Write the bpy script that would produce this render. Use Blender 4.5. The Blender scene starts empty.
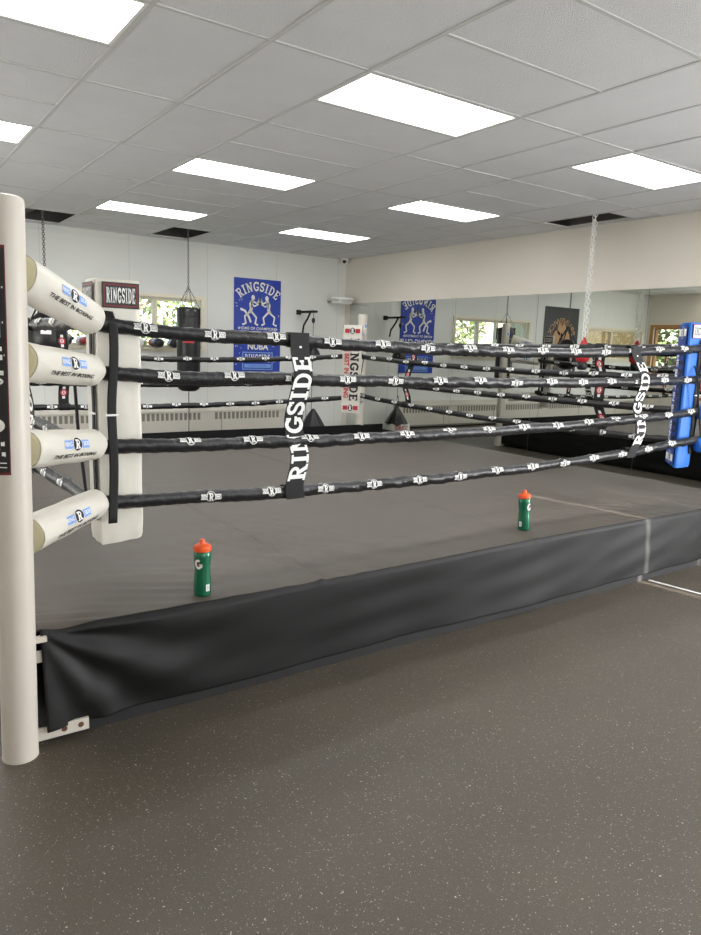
import bpy, math, random
from mathutils import Vector, Matrix
random.seed(7)
PI = math.pi
S = bpy.context.scene
COL = S.collection

# ------------------------------------------------------------ camera
H = 3.02
cam_d = bpy.data.cameras.new('camera'); cam = bpy.data.objects.new('camera', cam_d); COL.objects.link(cam)
yaw, pit, rol = 0.6135818, -0.1685968, 0.0349174
fw = Vector((math.sin(yaw)*math.cos(pit), math.cos(yaw)*math.cos(pit), math.sin(pit)))
rt = Vector((math.cos(yaw), -math.sin(yaw), 0)); up = rt.cross(fw)
cr = rt*math.cos(rol) + up*math.sin(rol); cu = -rt*math.sin(rol) + up*math.cos(rol)
m = Matrix((cr, cu, -fw)).transposed().to_4x4(); m.translation = (-1.235, -4.044, 1.519)
cam.matrix_world = m
cam_d.sensor_fit = 'HORIZONTAL'; cam_d.sensor_width = 36; cam_d.lens = 36*710.6/701
cam_d.clip_start = 0.02
S.camera = cam

# ------------------------------------------------------------ world, sun, daylight, fill, exposure
w = bpy.data.worlds.new('sky'); S.world = w; w.use_nodes = True
nt = w.node_tree; bg = nt.nodes['Background']
sky = nt.nodes.new('ShaderNodeTexSky'); sky.sky_type = 'NISHITA'; sky.sun_disc = False
sky.sun_elevation = math.radians(35); sky.sun_rotation = math.radians(170)
nt.links.new(sky.outputs[0], bg.inputs[0]); bg.inputs[1].default_value = 0.6
sd = bpy.data.lights.new('sun', 'SUN'); sd.energy = 20; sd.angle = math.radians(0.3); sd.color = (1, .95, .87)
so = bpy.data.objects.new('sun', sd); COL.objects.link(so)
so.rotation_mode = 'QUATERNION'
so.rotation_quaternion = Vector((-.15, 1.0, -.3)).to_track_quat('-Z', 'Y')
def area(name, loc, direction, sx, sy, energy, color):
    l = bpy.data.lights.new(name, 'AREA'); l.shape = 'RECTANGLE'; l.size = sx; l.size_y = sy
    l.energy = energy; l.color = color
    o = bpy.data.objects.new(name, l); COL.objects.link(o); o.location = loc
    o.rotation_mode = 'QUATERNION'; o.rotation_quaternion = Vector(direction).to_track_quat('-Z', 'Y')
    return o
XL_FILL = -3.15
area('daylight_front', (0.6, -7.85, 1.6), (0, 1, 0), 5.5, 1.8, 65, (.93, .97, 1))
area('daylight_right', (5.80, -4.2, 1.25), (-1, .3, .12), 3.2, 2.1, 300, (.97, .98, 1))
area('fill_left', (XL_FILL, 2.8, 1.3), (1, 0, 0), 3.6, 1.3, 85, (.97, .99, 1))  # added fill lamp, no window behind it; brightens the far ceiling
PANEL_STRENGTH = 9.2
vs = S.view_settings
S.display_settings.display_device = 'sRGB'
vs.view_transform = 'Standard'; vs.look = 'None'; vs.gamma = 1; vs.use_curve_mapping = False
vs.exposure = 0.42
S.cycles.use_denoising = True
S.cycles.max_bounces = 10; S.cycles.diffuse_bounces = 5; S.cycles.glossy_bounces = 5
S.cycles.transparent_max_bounces = 12
S.cycles.caustics_reflective = True
S.cycles.sample_clamp_indirect = 6

# ------------------------------------------------------------ materials
def srgb(r, g, b):
    f = lambda c: (c/255/12.92 if c <= 10 else ((c/255+.055)/1.055)**2.4)
    return (f(r), f(g), f(b), 1)
def mat(name, col, rough=.6, metal=0, spec=.5, bump=0, scale=60, detail=4, vary=0, vscale=3, coat=0, sheen=0):
    M = bpy.data.materials.new(name); M.use_nodes = True
    n = M.node_tree.nodes; L = M.node_tree.links; b = n['Principled BSDF']
    b.inputs['Base Color'].default_value = col; b.inputs['Roughness'].default_value = rough
    b.inputs['Metallic'].default_value = metal; b.inputs['Specular IOR Level'].default_value = spec
    b.inputs['Coat Weight'].default_value = coat; b.inputs['Sheen Weight'].default_value = sheen
    tc = n.new('ShaderNodeTexCoord')
    if vary:
        t = n.new('ShaderNodeTexNoise'); t.inputs['Scale'].default_value = vscale; t.inputs['Detail'].default_value = 5
        L.new(tc.outputs['Object'], t.inputs['Vector'])
        r = n.new('ShaderNodeMapRange'); r.inputs[1].default_value = .3; r.inputs[2].default_value = .7
        r.inputs[3].default_value = 1-vary; r.inputs[4].default_value = 1+vary
        L.new(t.outputs['Fac'], r.inputs[0])
        x = n.new('ShaderNodeVectorMath'); x.operation = 'SCALE'; x.inputs[0].default_value = col[:3]
        L.new(r.outputs[0], x.inputs['Scale']); L.new(x.outputs[0], b.inputs['Base Color'])
    if bump:
        t = n.new('ShaderNodeTexNoise'); t.inputs['Scale'].default_value = scale; t.inputs['Detail'].default_value = detail
        L.new(tc.outputs['Object'], t.inputs['Vector'])
        bp = n.new('ShaderNodeBump'); bp.inputs['Strength'].default_value = bump; bp.inputs['Distance'].default_value = .01
        L.new(t.outputs['Fac'], bp.inputs['Height']); L.new(bp.outputs[0], b.inputs['Normal'])
    return M
def speckled(name, base, flecks, rough):
    M = mat(name, base, rough, bump=.15, scale=300)
    n = M.node_tree.nodes; L = M.node_tree.links; b = n['Principled BSDF']
    tc = n.new('ShaderNodeTexCoord')
    col = None
    base_n = n.new('ShaderNodeTexNoise'); base_n.inputs['Scale'].default_value = 1.3; base_n.inputs['Detail'].default_value = 6
    L.new(tc.outputs['Object'], base_n.inputs['Vector'])
    mr = n.new('ShaderNodeMapRange'); mr.inputs[1].default_value = .3; mr.inputs[2].default_value = .7
    mr.inputs[3].default_value = .9; mr.inputs[4].default_value = 1.1; L.new(base_n.outputs['Fac'], mr.inputs[0])
    x = n.new('ShaderNodeVectorMath'); x.operation = 'SCALE'; x.inputs[0].default_value = base[:3]
    L.new(mr.outputs[0], x.inputs['Scale']); col = x.outputs[0]
    for (sc, th, fc) in flecks:
        v = n.new('ShaderNodeTexVoronoi'); v.inputs['Scale'].default_value = sc
        wob = n.new('ShaderNodeTexNoise'); wob.inputs['Scale'].default_value = sc*.9
        L.new(tc.outputs['Object'], wob.inputs['Vector'])
        ad = n.new('ShaderNodeMixRGB'); ad.blend_type = 'ADD'; ad.inputs[0].default_value = .014*120/sc
        L.new(tc.outputs['Object'], ad.inputs[1]); L.new(wob.outputs['Color'], ad.inputs[2])
        L.new(ad.outputs[0], v.inputs['Vector'])
        lt = n.new('ShaderNodeMath'); lt.operation = 'LESS_THAN'; lt.inputs[1].default_value = th[0]
        L.new(v.outputs['Distance'], lt.inputs[0])
        sep = n.new('ShaderNodeSeparateColor'); L.new(v.outputs['Color'], sep.inputs[0])
        gt = n.new('ShaderNodeMath'); gt.operation = 'GREATER_THAN'; gt.inputs[1].default_value = th[1]
        L.new(sep.outputs[0], gt.inputs[0])
        mu = n.new('ShaderNodeMath'); mu.operation = 'MULTIPLY'; L.new(lt.outputs[0], mu.inputs[0]); L.new(gt.outputs[0], mu.inputs[1])
        mx = n.new('ShaderNodeMixRGB'); L.new(mu.outputs[0], mx.inputs[0]); L.new(col, mx.inputs[1]); mx.inputs[2].default_value = fc
        col = mx.outputs[0]
    L.new(col, b.inputs['Base Color'])
    return M
def emit(name, col, strength):
    M = bpy.data.materials.new(name); M.use_nodes = True; n = M.node_tree.nodes
    e = n.new('ShaderNodeEmission'); e.inputs[0].default_value = col; e.inputs[1].default_value = strength
    M.node_tree.links.new(e.outputs[0], n['Material Output'].inputs[0]); return M
def glass(name):
    M = bpy.data.materials.new(name); M.use_nodes = True; n = M.node_tree.nodes; L = M.node_tree.links
    t = n.new('ShaderNodeBsdfTransparent'); g = n.new('ShaderNodeBsdfGlossy'); g.inputs['Roughness'].default_value = .02
    mx = n.new('ShaderNodeMixShader'); mx.inputs[0].default_value = .08
    L.new(t.outputs[0], mx.inputs[1]); L.new(g.outputs[0], mx.inputs[2]); L.new(mx.outputs[0], n['Material Output'].inputs[0]); return M
def wallmat(name, col, axis):
    # painted panels with a narrow joint every 1.22 m
    M = mat(name, col, .75, bump=.08, scale=90, vary=.03, vscale=1.2)
    n = M.node_tree.nodes; L = M.node_tree.links; b = n['Principled BSDF']
    src = b.inputs['Base Color'].links[0].from_socket
    tc = n.new('ShaderNodeTexCoord'); sp = n.new('ShaderNodeSeparateXYZ'); L.new(tc.outputs['Object'], sp.inputs[0])
    a = n.new('ShaderNodeMath'); a.operation = 'ADD'; a.inputs[1].default_value = 100*1.22+.25; L.new(sp.outputs[axis], a.inputs[0])
    mo = n.new('ShaderNodeMath'); mo.operation = 'MODULO'; mo.inputs[1].default_value = 1.22; L.new(a.outputs[0], mo.inputs[0])
    lt = n.new('ShaderNodeMath'); lt.operation = 'LESS_THAN'; lt.inputs[1].default_value = .012; L.new(mo.outputs[0], lt.inputs[0])
    mx = n.new('ShaderNodeMixRGB'); L.new(lt.outputs[0], mx.inputs[0]); L.new(src, mx.inputs[1])
    mx.inputs[2].default_value = tuple(c*.86 for c in col[:3])+(1,); L.new(mx.outputs[0], b.inputs['Base Color'])
    return M
MT = {}
MT['wall_n'] = wallmat('wall_paint', srgb(222, 223, 218), 0)
MT['wall_s'] = mat('wall_paint_side', srgb(218, 211, 199), .75, bump=.08, scale=90, vary=.02, vscale=1.2)
MT['ceil'] = mat('ceiling_tile', srgb(222, 222, 221), .95, bump=1.0, scale=170, detail=3, vary=.03, vscale=2.5)
MT['tbar'] = mat('ceiling_grid_metal', srgb(196, 196, 193), .6)
MT['plenum'] = mat('plenum_dark', srgb(66, 64, 61), .9, vary=.3, vscale=4)
MT['insul'] = mat('foil_insulation', srgb(92, 90, 85), .7, vary=.2, vscale=8)
MT['panel'] = emit('lit_diffuser', (1, 1, 1, 1), PANEL_STRENGTH)
MT['fixture'] = mat('fixture_white', srgb(225, 225, 222), .5)
MT['floor'] = speckled('rubber_floor', srgb(77, 70, 60), [(125, (.22, .72), srgb(150, 143, 130)), (80, (.17, .84), srgb(180, 173, 160)), (260, (.3, .5), srgb(102, 96, 86))], .5)
MT['canvas'] = mat('ring_canvas', srgb(83, 76, 68), .55, bump=.1, scale=400, vary=.06, vscale=1.4)
MT['seam'] = mat('canvas_seam', srgb(76, 70, 64), .6)
MT['apron'] = mat('apron_cloth', srgb(19, 19, 19), .58, bump=.08, scale=500, vary=.06, vscale=2, spec=.32)
MT['matte'] = mat('matte_black', srgb(18, 18, 18), .95, spec=.04)
MT['black'] = mat('black_cloth', srgb(24, 24, 25), .6)
MT['deck'] = mat('deck_steel', srgb(30, 30, 31), .6)
MT['vinyl'] = mat('white_vinyl', srgb(212, 208, 197), .42, bump=.12, scale=22, vary=.02)
MT['cream'] = mat('cream_foam', srgb(212, 206, 172), .8)
MT['vblue'] = mat('blue_vinyl', srgb(26, 104, 196), .5, bump=.12, scale=22)
MT['dblue'] = mat('deep_blue_vinyl', srgb(28, 62, 150), .4, bump=.1, scale=22)
MT['vred'] = mat('red_vinyl', srgb(180, 32, 42), .4)
MT['post'] = mat('white_powder_coat', srgb(202, 195, 184), .38, vary=.025, vscale=5, bump=.03, scale=40)
MT['rope'] = mat('rope_sleeve', srgb(30, 30, 32), .36, bump=.5, scale=45, detail=3)
MT['print_w'] = mat('white_print', srgb(235, 235, 232), .5)
MT['print_b'] = mat('black_print', srgb(18, 18, 20), .5)
MT['print_r'] = mat('red_print', srgb(178, 40, 52), .5)
MT['print_m'] = mat('maroon_print', srgb(110, 22, 32), .5)
MT['print_lb'] = mat('light_blue_print', srgb(120, 160, 225), .5)
MT['web'] = mat('black_webbing', srgb(20, 20, 21), .75, bump=.2, scale=300)
MT['leather'] = mat('black_leather', srgb(26, 26, 27), .35, bump=.2, scale=30)
MT['chain'] = mat('chain_steel', srgb(105, 103, 98), .4, metal=.6)
MT['chain_light'] = mat('chain_bright', srgb(222, 222, 216), .45, metal=.2)
MT['steel'] = mat('zinc_steel', srgb(160, 160, 155), .4, metal=.8)
MT['mirror'] = mat('mirror_glass', (.62, .635, .60, 1), .0, metal=1)
MT['medge'] = mat('mirror_edge', srgb(120, 128, 122), .3)
MT['wframe'] = mat('cream_window_frame', srgb(228, 220, 198), .5, vary=.03)
MT['wood'] = mat('oak_frame', srgb(178, 132, 84), .5, vary=.12, vscale=6)
MT['glass'] = glass('window_glass')
MT['heater'] = mat('heater_enamel', srgb(205, 200, 188), .45)
MT['slot'] = mat('heater_slot', srgb(128, 124, 114), .7)
MT['poster'] = mat('blue_banner', srgb(28, 60, 165), .38, bump=.15, scale=6, vary=.06, vscale=3)
MT['pblack'] = mat('black_banner', srgb(22, 24, 28), .5)
MT['tan'] = mat('tan_print', srgb(176, 136, 94), .6, vary=.2, vscale=14)
MT['darktan'] = mat('brown_print', srgb(70, 48, 32), .6)
MT['bottle'] = mat('green_plastic', srgb(22, 105, 74), .22, metal=.25, coat=.3)
MT['orange'] = mat('orange_plastic', srgb(240, 92, 30), .35)
MT['rust'] = mat('rusty_bolt', srgb(95, 62, 42), .8, vary=.3, vscale=60)
MT['plastic'] = mat('white_plastic', srgb(225, 225, 220), .4)
MT['leaf'] = mat('leaf', srgb(98, 114, 62), .6, vary=.35, vscale=2)
MT['leaf2'] = mat('dark_leaf', srgb(64, 88, 48), .6, vary=.3, vscale=2)
MT['bark'] = mat('bark', srgb(112, 98, 82), .9, bump=.5, scale=8, vary=.2, vscale=6)
MT['grass'] = mat('grass', srgb(98, 128, 60), .9, vary=.2, vscale=1)
MT['room2'] = mat('side_room_paint', srgb(196, 184, 150), .7)

# ------------------------------------------------------------ mesh builder
class MB:
    def __init__(s): s.v = []; s.f = []; s.m = []; s.mats = []
    def mi(s, key):
        if key not in s.mats: s.mats.append(key)
        return s.mats.index(key)
    def add(s, vs_, fs, key):
        o = len(s.v); s.v += [tuple(x) for x in vs_]; k = s.mi(key)
        for f in fs: s.f.append(tuple(i+o for i in f)); s.m.append(k)
    def box(s, x0, y0, z0, x1, y1, z1, key):
        v = [(x, y, z) for z in (z0, z1) for y in (y0, y1) for x in (x0, x1)]
        s.add(v, [(0, 2, 3, 1), (4, 5, 7, 6), (0, 1, 5, 4), (2, 6, 7, 3), (0, 4, 6, 2), (1, 3, 7, 5)], key)
    def tube(s, pts, rad, key, n=12, caps=True, closed=False):
        P = [Vector(p) for p in pts]; N = len(P)
        r = rad if callable(rad) else (lambda i: rad if not isinstance(rad, (list, tuple)) else rad[i])
        t0 = (P[1]-P[0]).normalized()
        ref = Vector((0, 0, 1)) if abs(t0.z) < .9 else Vector((1, 0, 0))
        a = t0.cross(ref).normalized(); vv = []
        for i in range(N):
            if closed: t = (P[(i+1) % N]-P[i-1]).normalized()
            else: t = (P[min(i+1, N-1)]-P[max(i-1, 0)]).normalized()
            a = (a - t*a.dot(t)).normalized(); b = t.cross(a)
            for k in range(n):
                q = 2*PI*k/n; vv.append(P[i]+(a*math.cos(q)+b*math.sin(q))*r(i))
        ff = []
        for i in range(N if closed else N-1):
            j = (i+1) % N
            for k in range(n):
                l = (k+1) % n; ff.append((i*n+k, i*n+l, j*n+l, j*n+k))
        if caps and not closed:
            ff.append(tuple(range(n))[::-1]); ff.append(tuple((N-1)*n+k for k in range(n)))
        s.add(vv, ff, key)
    def lathe(s, prof, key, n=24, c=(0, 0, 0), sx=1, sy=1):
        vv = []
        for (r, z) in prof:
            for k in range(n):
                q = 2*PI*k/n; vv.append((c[0]+r*math.cos(q)*sx, c[1]+r*math.sin(q)*sy, c[2]+z))
        ff = []
        for i in range(len(prof)-1):
            for k in range(n):
                l = (k+1) % n; ff.append((i*n+k, i*n+l, (i+1)*n+l, (i+1)*n+k))
        ff.append(tuple(range(n))[::-1]); ff.append(tuple((len(prof)-1)*n+k for k in range(n)))
        s.add(vv, ff, key)
    def ell(s, c, rx, ry, rz, key, n=16, m_=10):
        pr = [(math.sin(PI*(i+.02)/(m_+.04)), -math.cos(PI*(i+.02)/(m_+.04))) for i in range(m_+1)]
        vv = []
        for (r, z) in pr:
            for k in range(n):
                q = 2*PI*k/n; vv.append((c[0]+rx*r*math.cos(q), c[1]+ry*r*math.sin(q), c[2]+rz*z))
        ff = []
        for i in range(m_):
            for k in range(n):
                l = (k+1) % n; ff.append((i*n+k, i*n+l, (i+1)*n+l, (i+1)*n+k))
        s.add(vv, ff, key)
    def grid(s, nu, nv, fn, key, flip=False):
        vv = [fn(i/nu, j/nv) for j in range(nv+1) for i in range(nu+1)]
        ff = []
        for j in range(nv):
            for i in range(nu):
                a = j*(nu+1)+i; q = (a, a+1, a+nu+2, a+nu+1); ff.append(q[::-1] if flip else q)
        s.add(vv, ff, key)
    def prism(s, poly, z0, z1, key):
        n = len(poly); v = [(x, y, z0) for x, y in poly]+[(x, y, z1) for x, y in poly]
        s.add(v, [tuple(range(n))[::-1], tuple(range(n, 2*n))]+[(i, (i+1) % n, (i+1) % n+n, i+n) for i in range(n)], key)
    def flat(s, tris, fn, key):
        v2, f2 = tris; s.add([fn(x, y) for x, y in v2], f2, key)
    def build(s, name, parent=None, smooth=True, loc=None, bevel=0, solid=0, kind=None, angle=40):
        me = bpy.data.meshes.new(name)
        off = Vector(loc) if loc else Vector((0, 0, 0))
        me.from_pydata([tuple(Vector(v)-off) for v in s.v], [], s.f)
        for k in s.mats: me.materials.append(MT[k])
        me.polygons.foreach_set('material_index', s.m)
        me.polygons.foreach_set('use_smooth', [smooth]*len(s.f))
        if smooth: me.set_sharp_from_angle(angle=math.radians(angle))
        me.update()
        o = bpy.data.objects.new(name, me); COL.objects.link(o)
        if parent: o.parent = parent
        elif loc: o.location = off
        if solid:
            q = o.modifiers.new('solid', 'SOLIDIFY'); q.thickness = solid
        if bevel:
            q = o.modifiers.new('bevel', 'BEVEL'); q.width = bevel; q.segments = 3; q.limit_method = 'ANGLE'; q.angle_limit = math.radians(40)
        if kind: o['kind'] = kind
        return o
def thing(name, label, cat, loc=(0, 0, 0), rz=0, group=None):
    o = bpy.data.objects.new(name, None); COL.objects.link(o); o.location = loc; o.rotation_euler = (0, 0, rz)
    o.empty_display_size = .1; o['label'] = label; o['category'] = cat
    if group: o['group'] = group
    return o
def tag(o, label, cat, group=None):
    o['label'] = label; o['category'] = cat
    if group: o['group'] = group
    return o
def copy_tree(o, parent=None):
    c = o.copy(); COL.objects.link(c)
    if parent: c.parent = parent
    for ch in list(o.children): copy_tree(ch, c)
    return c
# text
_tc = {}
def text(s, size=1, bold=0, sx=1):
    k = (s, size, bold, sx)
    if k in _tc: return _tc[k]
    cu_ = bpy.data.curves.new('t', 'FONT'); cu_.body = s; cu_.size = 1; cu_.align_x = 'CENTER'; cu_.align_y = 'CENTER'
    cu_.offset = bold; cu_.resolution_u = 3
    o = bpy.data.objects.new('t', cu_); COL.objects.link(o)
    dg = bpy.context.evaluated_depsgraph_get(); me = o.evaluated_get(dg).to_mesh()
    v = [(p.co.x*size*sx, p.co.y*size) for p in me.vertices]; f = [tuple(p.vertices) for p in me.polygons]
    o.evaluated_get(dg).to_mesh_clear(); bpy.data.objects.remove(o); bpy.data.curves.remove(cu_)
    _tc[k] = (v, f); return _tc[k]
# heavy slab-serif capitals drawn from strokes in a box 0..w by 0..1
def arc(cx, cy, rx, ry, a0, a1, n=8):
    return [(cx+rx*math.cos(math.radians(a0+(a1-a0)*i/n)), cy+ry*math.sin(math.radians(a0+(a1-a0)*i/n))) for i in range(n+1)]
T_ = .2
GL = {
 'R': (.82, [([(.22, 0), (.22, 1)], T_), ([(.02, .06), (.42, .06)], .12), ([(.02, .93), (.3, .93)], .14),
             ([(.2, .92), (.42, .92)]+arc(.42, .705, .22, .215, 90, -90)+[(.2, .49)], .16), ([(.42, .48), (.66, .06)], T_), ([(.58, .06), (.84, .06)], .12)]),
 'I': (.46, [([(.23, 0), (.23, 1)], T_), ([(.02, .06), (.44, .06)], .12), ([(.02, .94), (.44, .94)], .12)]),
 'N': (.92, [([(.2, 0), (.2, 1)], .15), ([(.74, 0), (.74, 1)], .15), ([(.2, .97), (.74, .03)], .2), ([(.02, .06), (.38, .06)], .12), ([(.02, .94), (.26, .94)], .12), ([(.58, .94), (.92, .94)], .12)]),
 'G': (.86, [(arc(.46, .5, .34, .42, 42, 318, 14), .2), ([(.72, .12), (.72, .45)], .18), ([(.46, .42), (.88, .42)], .13), ([(.74, .68), (.74, .96)], .12)]),
 'S': (.72, [(arc(.37, .715, .24, .205, 25, 250, 9)+arc(.35, .29, .25, .21, 80, -155, 9), .18), ([(.64, .68), (.64, .97)], .11), ([(.09, .03), (.09, .32)], .11)]),
 'D': (.84, [([(.22, 0), (.22, 1)], T_), ([(.02, .06), (.3, .06)], .12), ([(.02, .94), (.3, .94)], .12), ([(.22, .92), (.4, .92)]+arc(.4, .5, .32, .42, 90, -90, 10)+[(.22, .08)], .17)]),
 'E': (.74, [([(.2, 0), (.2, 1)], T_), ([(.02, .07), (.7, .07)], .14), ([(.02, .93), (.68, .93)], .14), ([(.2, .5), (.52, .5)], .13), ([(.65, .05), (.65, .3)], .11), ([(.63, .7), (.63, .95)], .11), ([(.5, .38), (.5, .62)], .09)]),
}
def stroke(pts, t, sub=1):
    P = [pts[0]]
    for a, b in zip(pts, pts[1:]):
        d = math.hypot(b[0]-a[0], b[1]-a[1]); k = max(1, int(d/.3))
        for i in range(1, k+1): P.append((a[0]+(b[0]-a[0])*i/k, a[1]+(b[1]-a[1])*i/k))
    v = []
    for i, p in enumerate(P):
        a = P[max(i-1, 0)]; b = P[min(i+1, len(P)-1)]; dx, dy = b[0]-a[0], b[1]-a[1]; l = math.hypot(dx, dy) or 1
        v += [(p[0]-dy/l*t/2, p[1]+dx/l*t/2), (p[0]+dy/l*t/2, p[1]-dx/l*t/2)]
    return v, [(2*i, 2*i+1, 2*i+3, 2*i+2) for i in range(len(P)-1)]
def slab(word, width, height, gap=.1, fat=1.0):
    V = []; F = []; x = 0
    for ch in word:
        wd, st = GL[ch]
        for pts, t in st:
            v, f = stroke(pts, t*fat); o = len(V); V += [(a+x, b) for a, b in v]; F += [tuple(i+o for i in q) for q in f]
        x += wd+gap
    tot = x-gap
    return [((a/tot-.5)*width, (b-.5)*height) for a, b in V], F
def rect(x0, y0, x1, y1, n=1, m_=1):
    v = [(x0+(x1-x0)*i/n, y0+(y1-y0)*j/m_) for j in range(m_+1) for i in range(n+1)]
    f = [(j*(n+1)+i, j*(n+1)+i+1, (j+1)*(n+1)+i+1, (j+1)*(n+1)+i) for j in range(m_) for i in range(n)]
    return v, f
def disc(cx, cy, rx, ry, n=20):
    return [(cx, cy)]+[(cx+rx*math.cos(2*PI*i/n), cy+ry*math.sin(2*PI*i/n)) for i in range(n)], [(0, i+1, (i+1) % n+1) for i in range(n)]
def shift(tr, dx, dy, s=1, rot=0):
    c, q = math.cos(rot), math.sin(rot)
    return [((x*c-y*q)*s+dx, (x*q+y*c)*s+dy) for x, y in tr[0]], tr[1]
def badge(b, fn, s, side, small=True, dark='print_b', light='print_w', dz=.0006):
    """emblem: block, oval with R, block; width about 2.6*s.  fn(x, y, lift)"""
    for sg in (-1, 1):
        b.flat(rect(sg*.5*s if sg > 0 else -1.3*s, -.36*s, 1.3*s if sg > 0 else -.5*s, .36*s, 4, 2), lambda x, y: fn(x, y, dz), side)
        if small:
            b.flat(shift(text('RING' if sg < 0 else 'SIDE', .5*s, .02, .65), sg*.93*s, 0), lambda x, y: fn(x, y, 2*dz), light)
    b.flat(disc(0, 0, .5*s, .64*s), lambda x, y: fn(x, y, 2*dz), light)
    b.flat(disc(0, 0, .45*s, .58*s), lambda x, y: fn(x, y, 3*dz), dark)
    b.flat(slab('R', .5*s, .78*s, fat=1.1), lambda x, y: fn(x, y, 4*dz), light)

# ------------------------------------------------------------ room shell
XW, YW, XL, YF = 6.0, 6.6, -3.2, -8.0
b = MB(); b.box(XL-.2, YF-.2, -.2, XW+.2, YW+.2, 0, 'floor'); b.build('floor', smooth=False, kind='structure')
def wall_with_holes(name, axis, pos, thick, a0, a1, z0, z1, holes, key):
    """axis 'y': wall plane at y=pos spanning x; axis 'x': at x=pos spanning y; extends by thick outward"""
    b = MB()
    hs = sorted(holes)
    def bx(u0, u1, za, zb):
        if u1-u0 < 1e-4 or zb-za < 1e-4: return
        p0, p1 = min(pos, pos+thick), max(pos, pos+thick)
        if axis == 'y': b.box(u0, p0, za, u1, p1, zb, key)
        else: b.box(p0, u0, za, p1, u1, zb, key)
    u = a0
    for (h0, h1, g0, g1) in hs:
        bx(u, h0, z0, z1); bx(h0, h1, z0, g0); bx(h0, h1, g1, z1); u = h1
    bx(u, a1, z0, z1)
    return b.build(name, smooth=False, kind='structure')
ZT = 3.6
WIN1 = (1.16, 3.31, 1.40, 2.15); WIN2 = (-2.98, -.88, 1.42, 2.12); WIN3 = (4.5, 6.42, 1.1, 2.24)
wall_with_holes('wall_back', 'y', YW, .2, XL-.2, XW+.2, 0, ZT, [WIN1, WIN2], 'wall_n')
wall_with_holes('wall_left', 'x', XL, -.2, YF, YW, 0, ZT, [WIN3], 'wall_s')
wall_with_holes('wall_right', 'x', XW+.02, .2, YF, YW, 0, ZT, [], 'wall_s')
wall_with_holes('wall_front', 'y', YF, -.2, XL-.2, XW+.2, 0, ZT, [(4.085, 4.155, .02, 2.75), (4.84, 4.89, .3, 2.75)], 'wall_n')
b = MB(); b.box(XL-.2, YF-.2, ZT, XW+.2, YW+.2, ZT+.1, 'plenum')
b.box(XL, 5.9, ZT-.25, XW, 6.05, ZT, 'insul'); b.box(XL, 1.2, ZT-.3, XW, 1.32, ZT, 'insul')
b.box(XW-.03, YF, H+.03, XW+.02, YW, ZT, 'plenum'); b.box(XL, YW-.04, H+.03, XW, YW, ZT, 'plenum')
b.build('ceiling_deck', smooth=False, kind='structure')
# ceiling tiles and grid
T = .6096
xs = [('w', -6, -4), ('n', -4, -3), ('n', -3, -2), ('w', -2, 0), ('n', 0, 1), ('n', 1, 2), ('w', 2, 4), ('n', 4, 5), ('n', 5, 6), ('w', 6, 8), ('n', 8, 9), ('n', 9, 9.95)]
light_cells = []
b = MB(); g = MB()
open_cells = []
def tile(x0, x1, y0, y1):
    x0 = max(x0, XL); x1 = min(x1, XW+.02); y0 = max(y0, YF); y1 = min(y1, YW)
    if x1-x0 < .05 or y1-y0 < .05: return
    z = [H+random.uniform(-.003, .003) for _ in range(4)]
    v = [(x0, y0, z[0]), (x1, y0, z[1]), (x1, y1, z[2]), (x0, y1, z[3])]
    v += [(a, c, d+.016) for a, c, d in v]
    b.add(v, [(3, 2, 1, 0), (4, 5, 6, 7), (0, 1, 5, 4), (1, 2, 6, 5), (2, 3, 7, 6), (3, 0, 4, 7)], 'ceil')
def bar(x0, y0, x1, y1):
    w_ = .011
    if x0 == x1: g.box(x0-w_, y0, H-.005, x0+w_, y1, H+.004, 'tbar')
    else: g.box(x0, y0-w_, H-.0045, x1, y0+w_, H+.004, 'tbar')
light_rows = [-14, -10, -6, -2, 2, 6, 7.0]
for kind, a, c in xs:
    x0, x1 = a*T, c*T
    if x0 > XL: bar(x0, YF, x0, YW)
    if kind == 'w':
        for j in range(-14, 12):
            y0, y1 = j*T, (j+1)*T
            bar(max(x0, XL), y0, x1, y0)
            if j in (-13, -9, -5, -1, 3, 7) and not (a < 0 and j < -4): light_cells.append((x0, x1, y0, y1)); continue
            tile(x0, x1, y0, y1)
    else:
        for j in range(-15, 11, 2):
            y0, y1 = j*T, (j+2)*T
            bar(x0, y0, min(x1, XW), y0)
            if a == 1 and j == 9: open_cells.append(1); continue
            if a == 4 and j == 9: open_cells.append(1); continue
            if a == 9 and j == 1:
                tile(x0, x1-.10, y0, .92); continue
            tile(x0, x1, y0, y1)
ce = b.build('ceiling', smooth=False, kind='structure')
g.build('grid', parent=ce, smooth=False)
# wall angle strips
for nm, bx_ in (('trim_1', (XL, YW-.02, H-.012, XW, YW, H+.01)), ('trim_2', (XW-.004, YF, H-.012, XW+.02, YW, H+.01)), ('trim_3', (XL, YW-.012, 2.93, XW, YW, 2.945)),
                ('baseboard_back', (XL, YW-.014, 0, XW, YW, .10)), ('baseboard_right', (XW, YF, 0, XW+.02, YW, .10)), ('baseboard_left', (XL, YF, 0, XL+.014, YW, .10))):
    b = MB(); b.box(*bx_, 'black' if 'base' in nm else ('wall_n' if nm == 'trim_3' else 'tbar')); b.build(nm, smooth=False, kind='structure')
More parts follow.
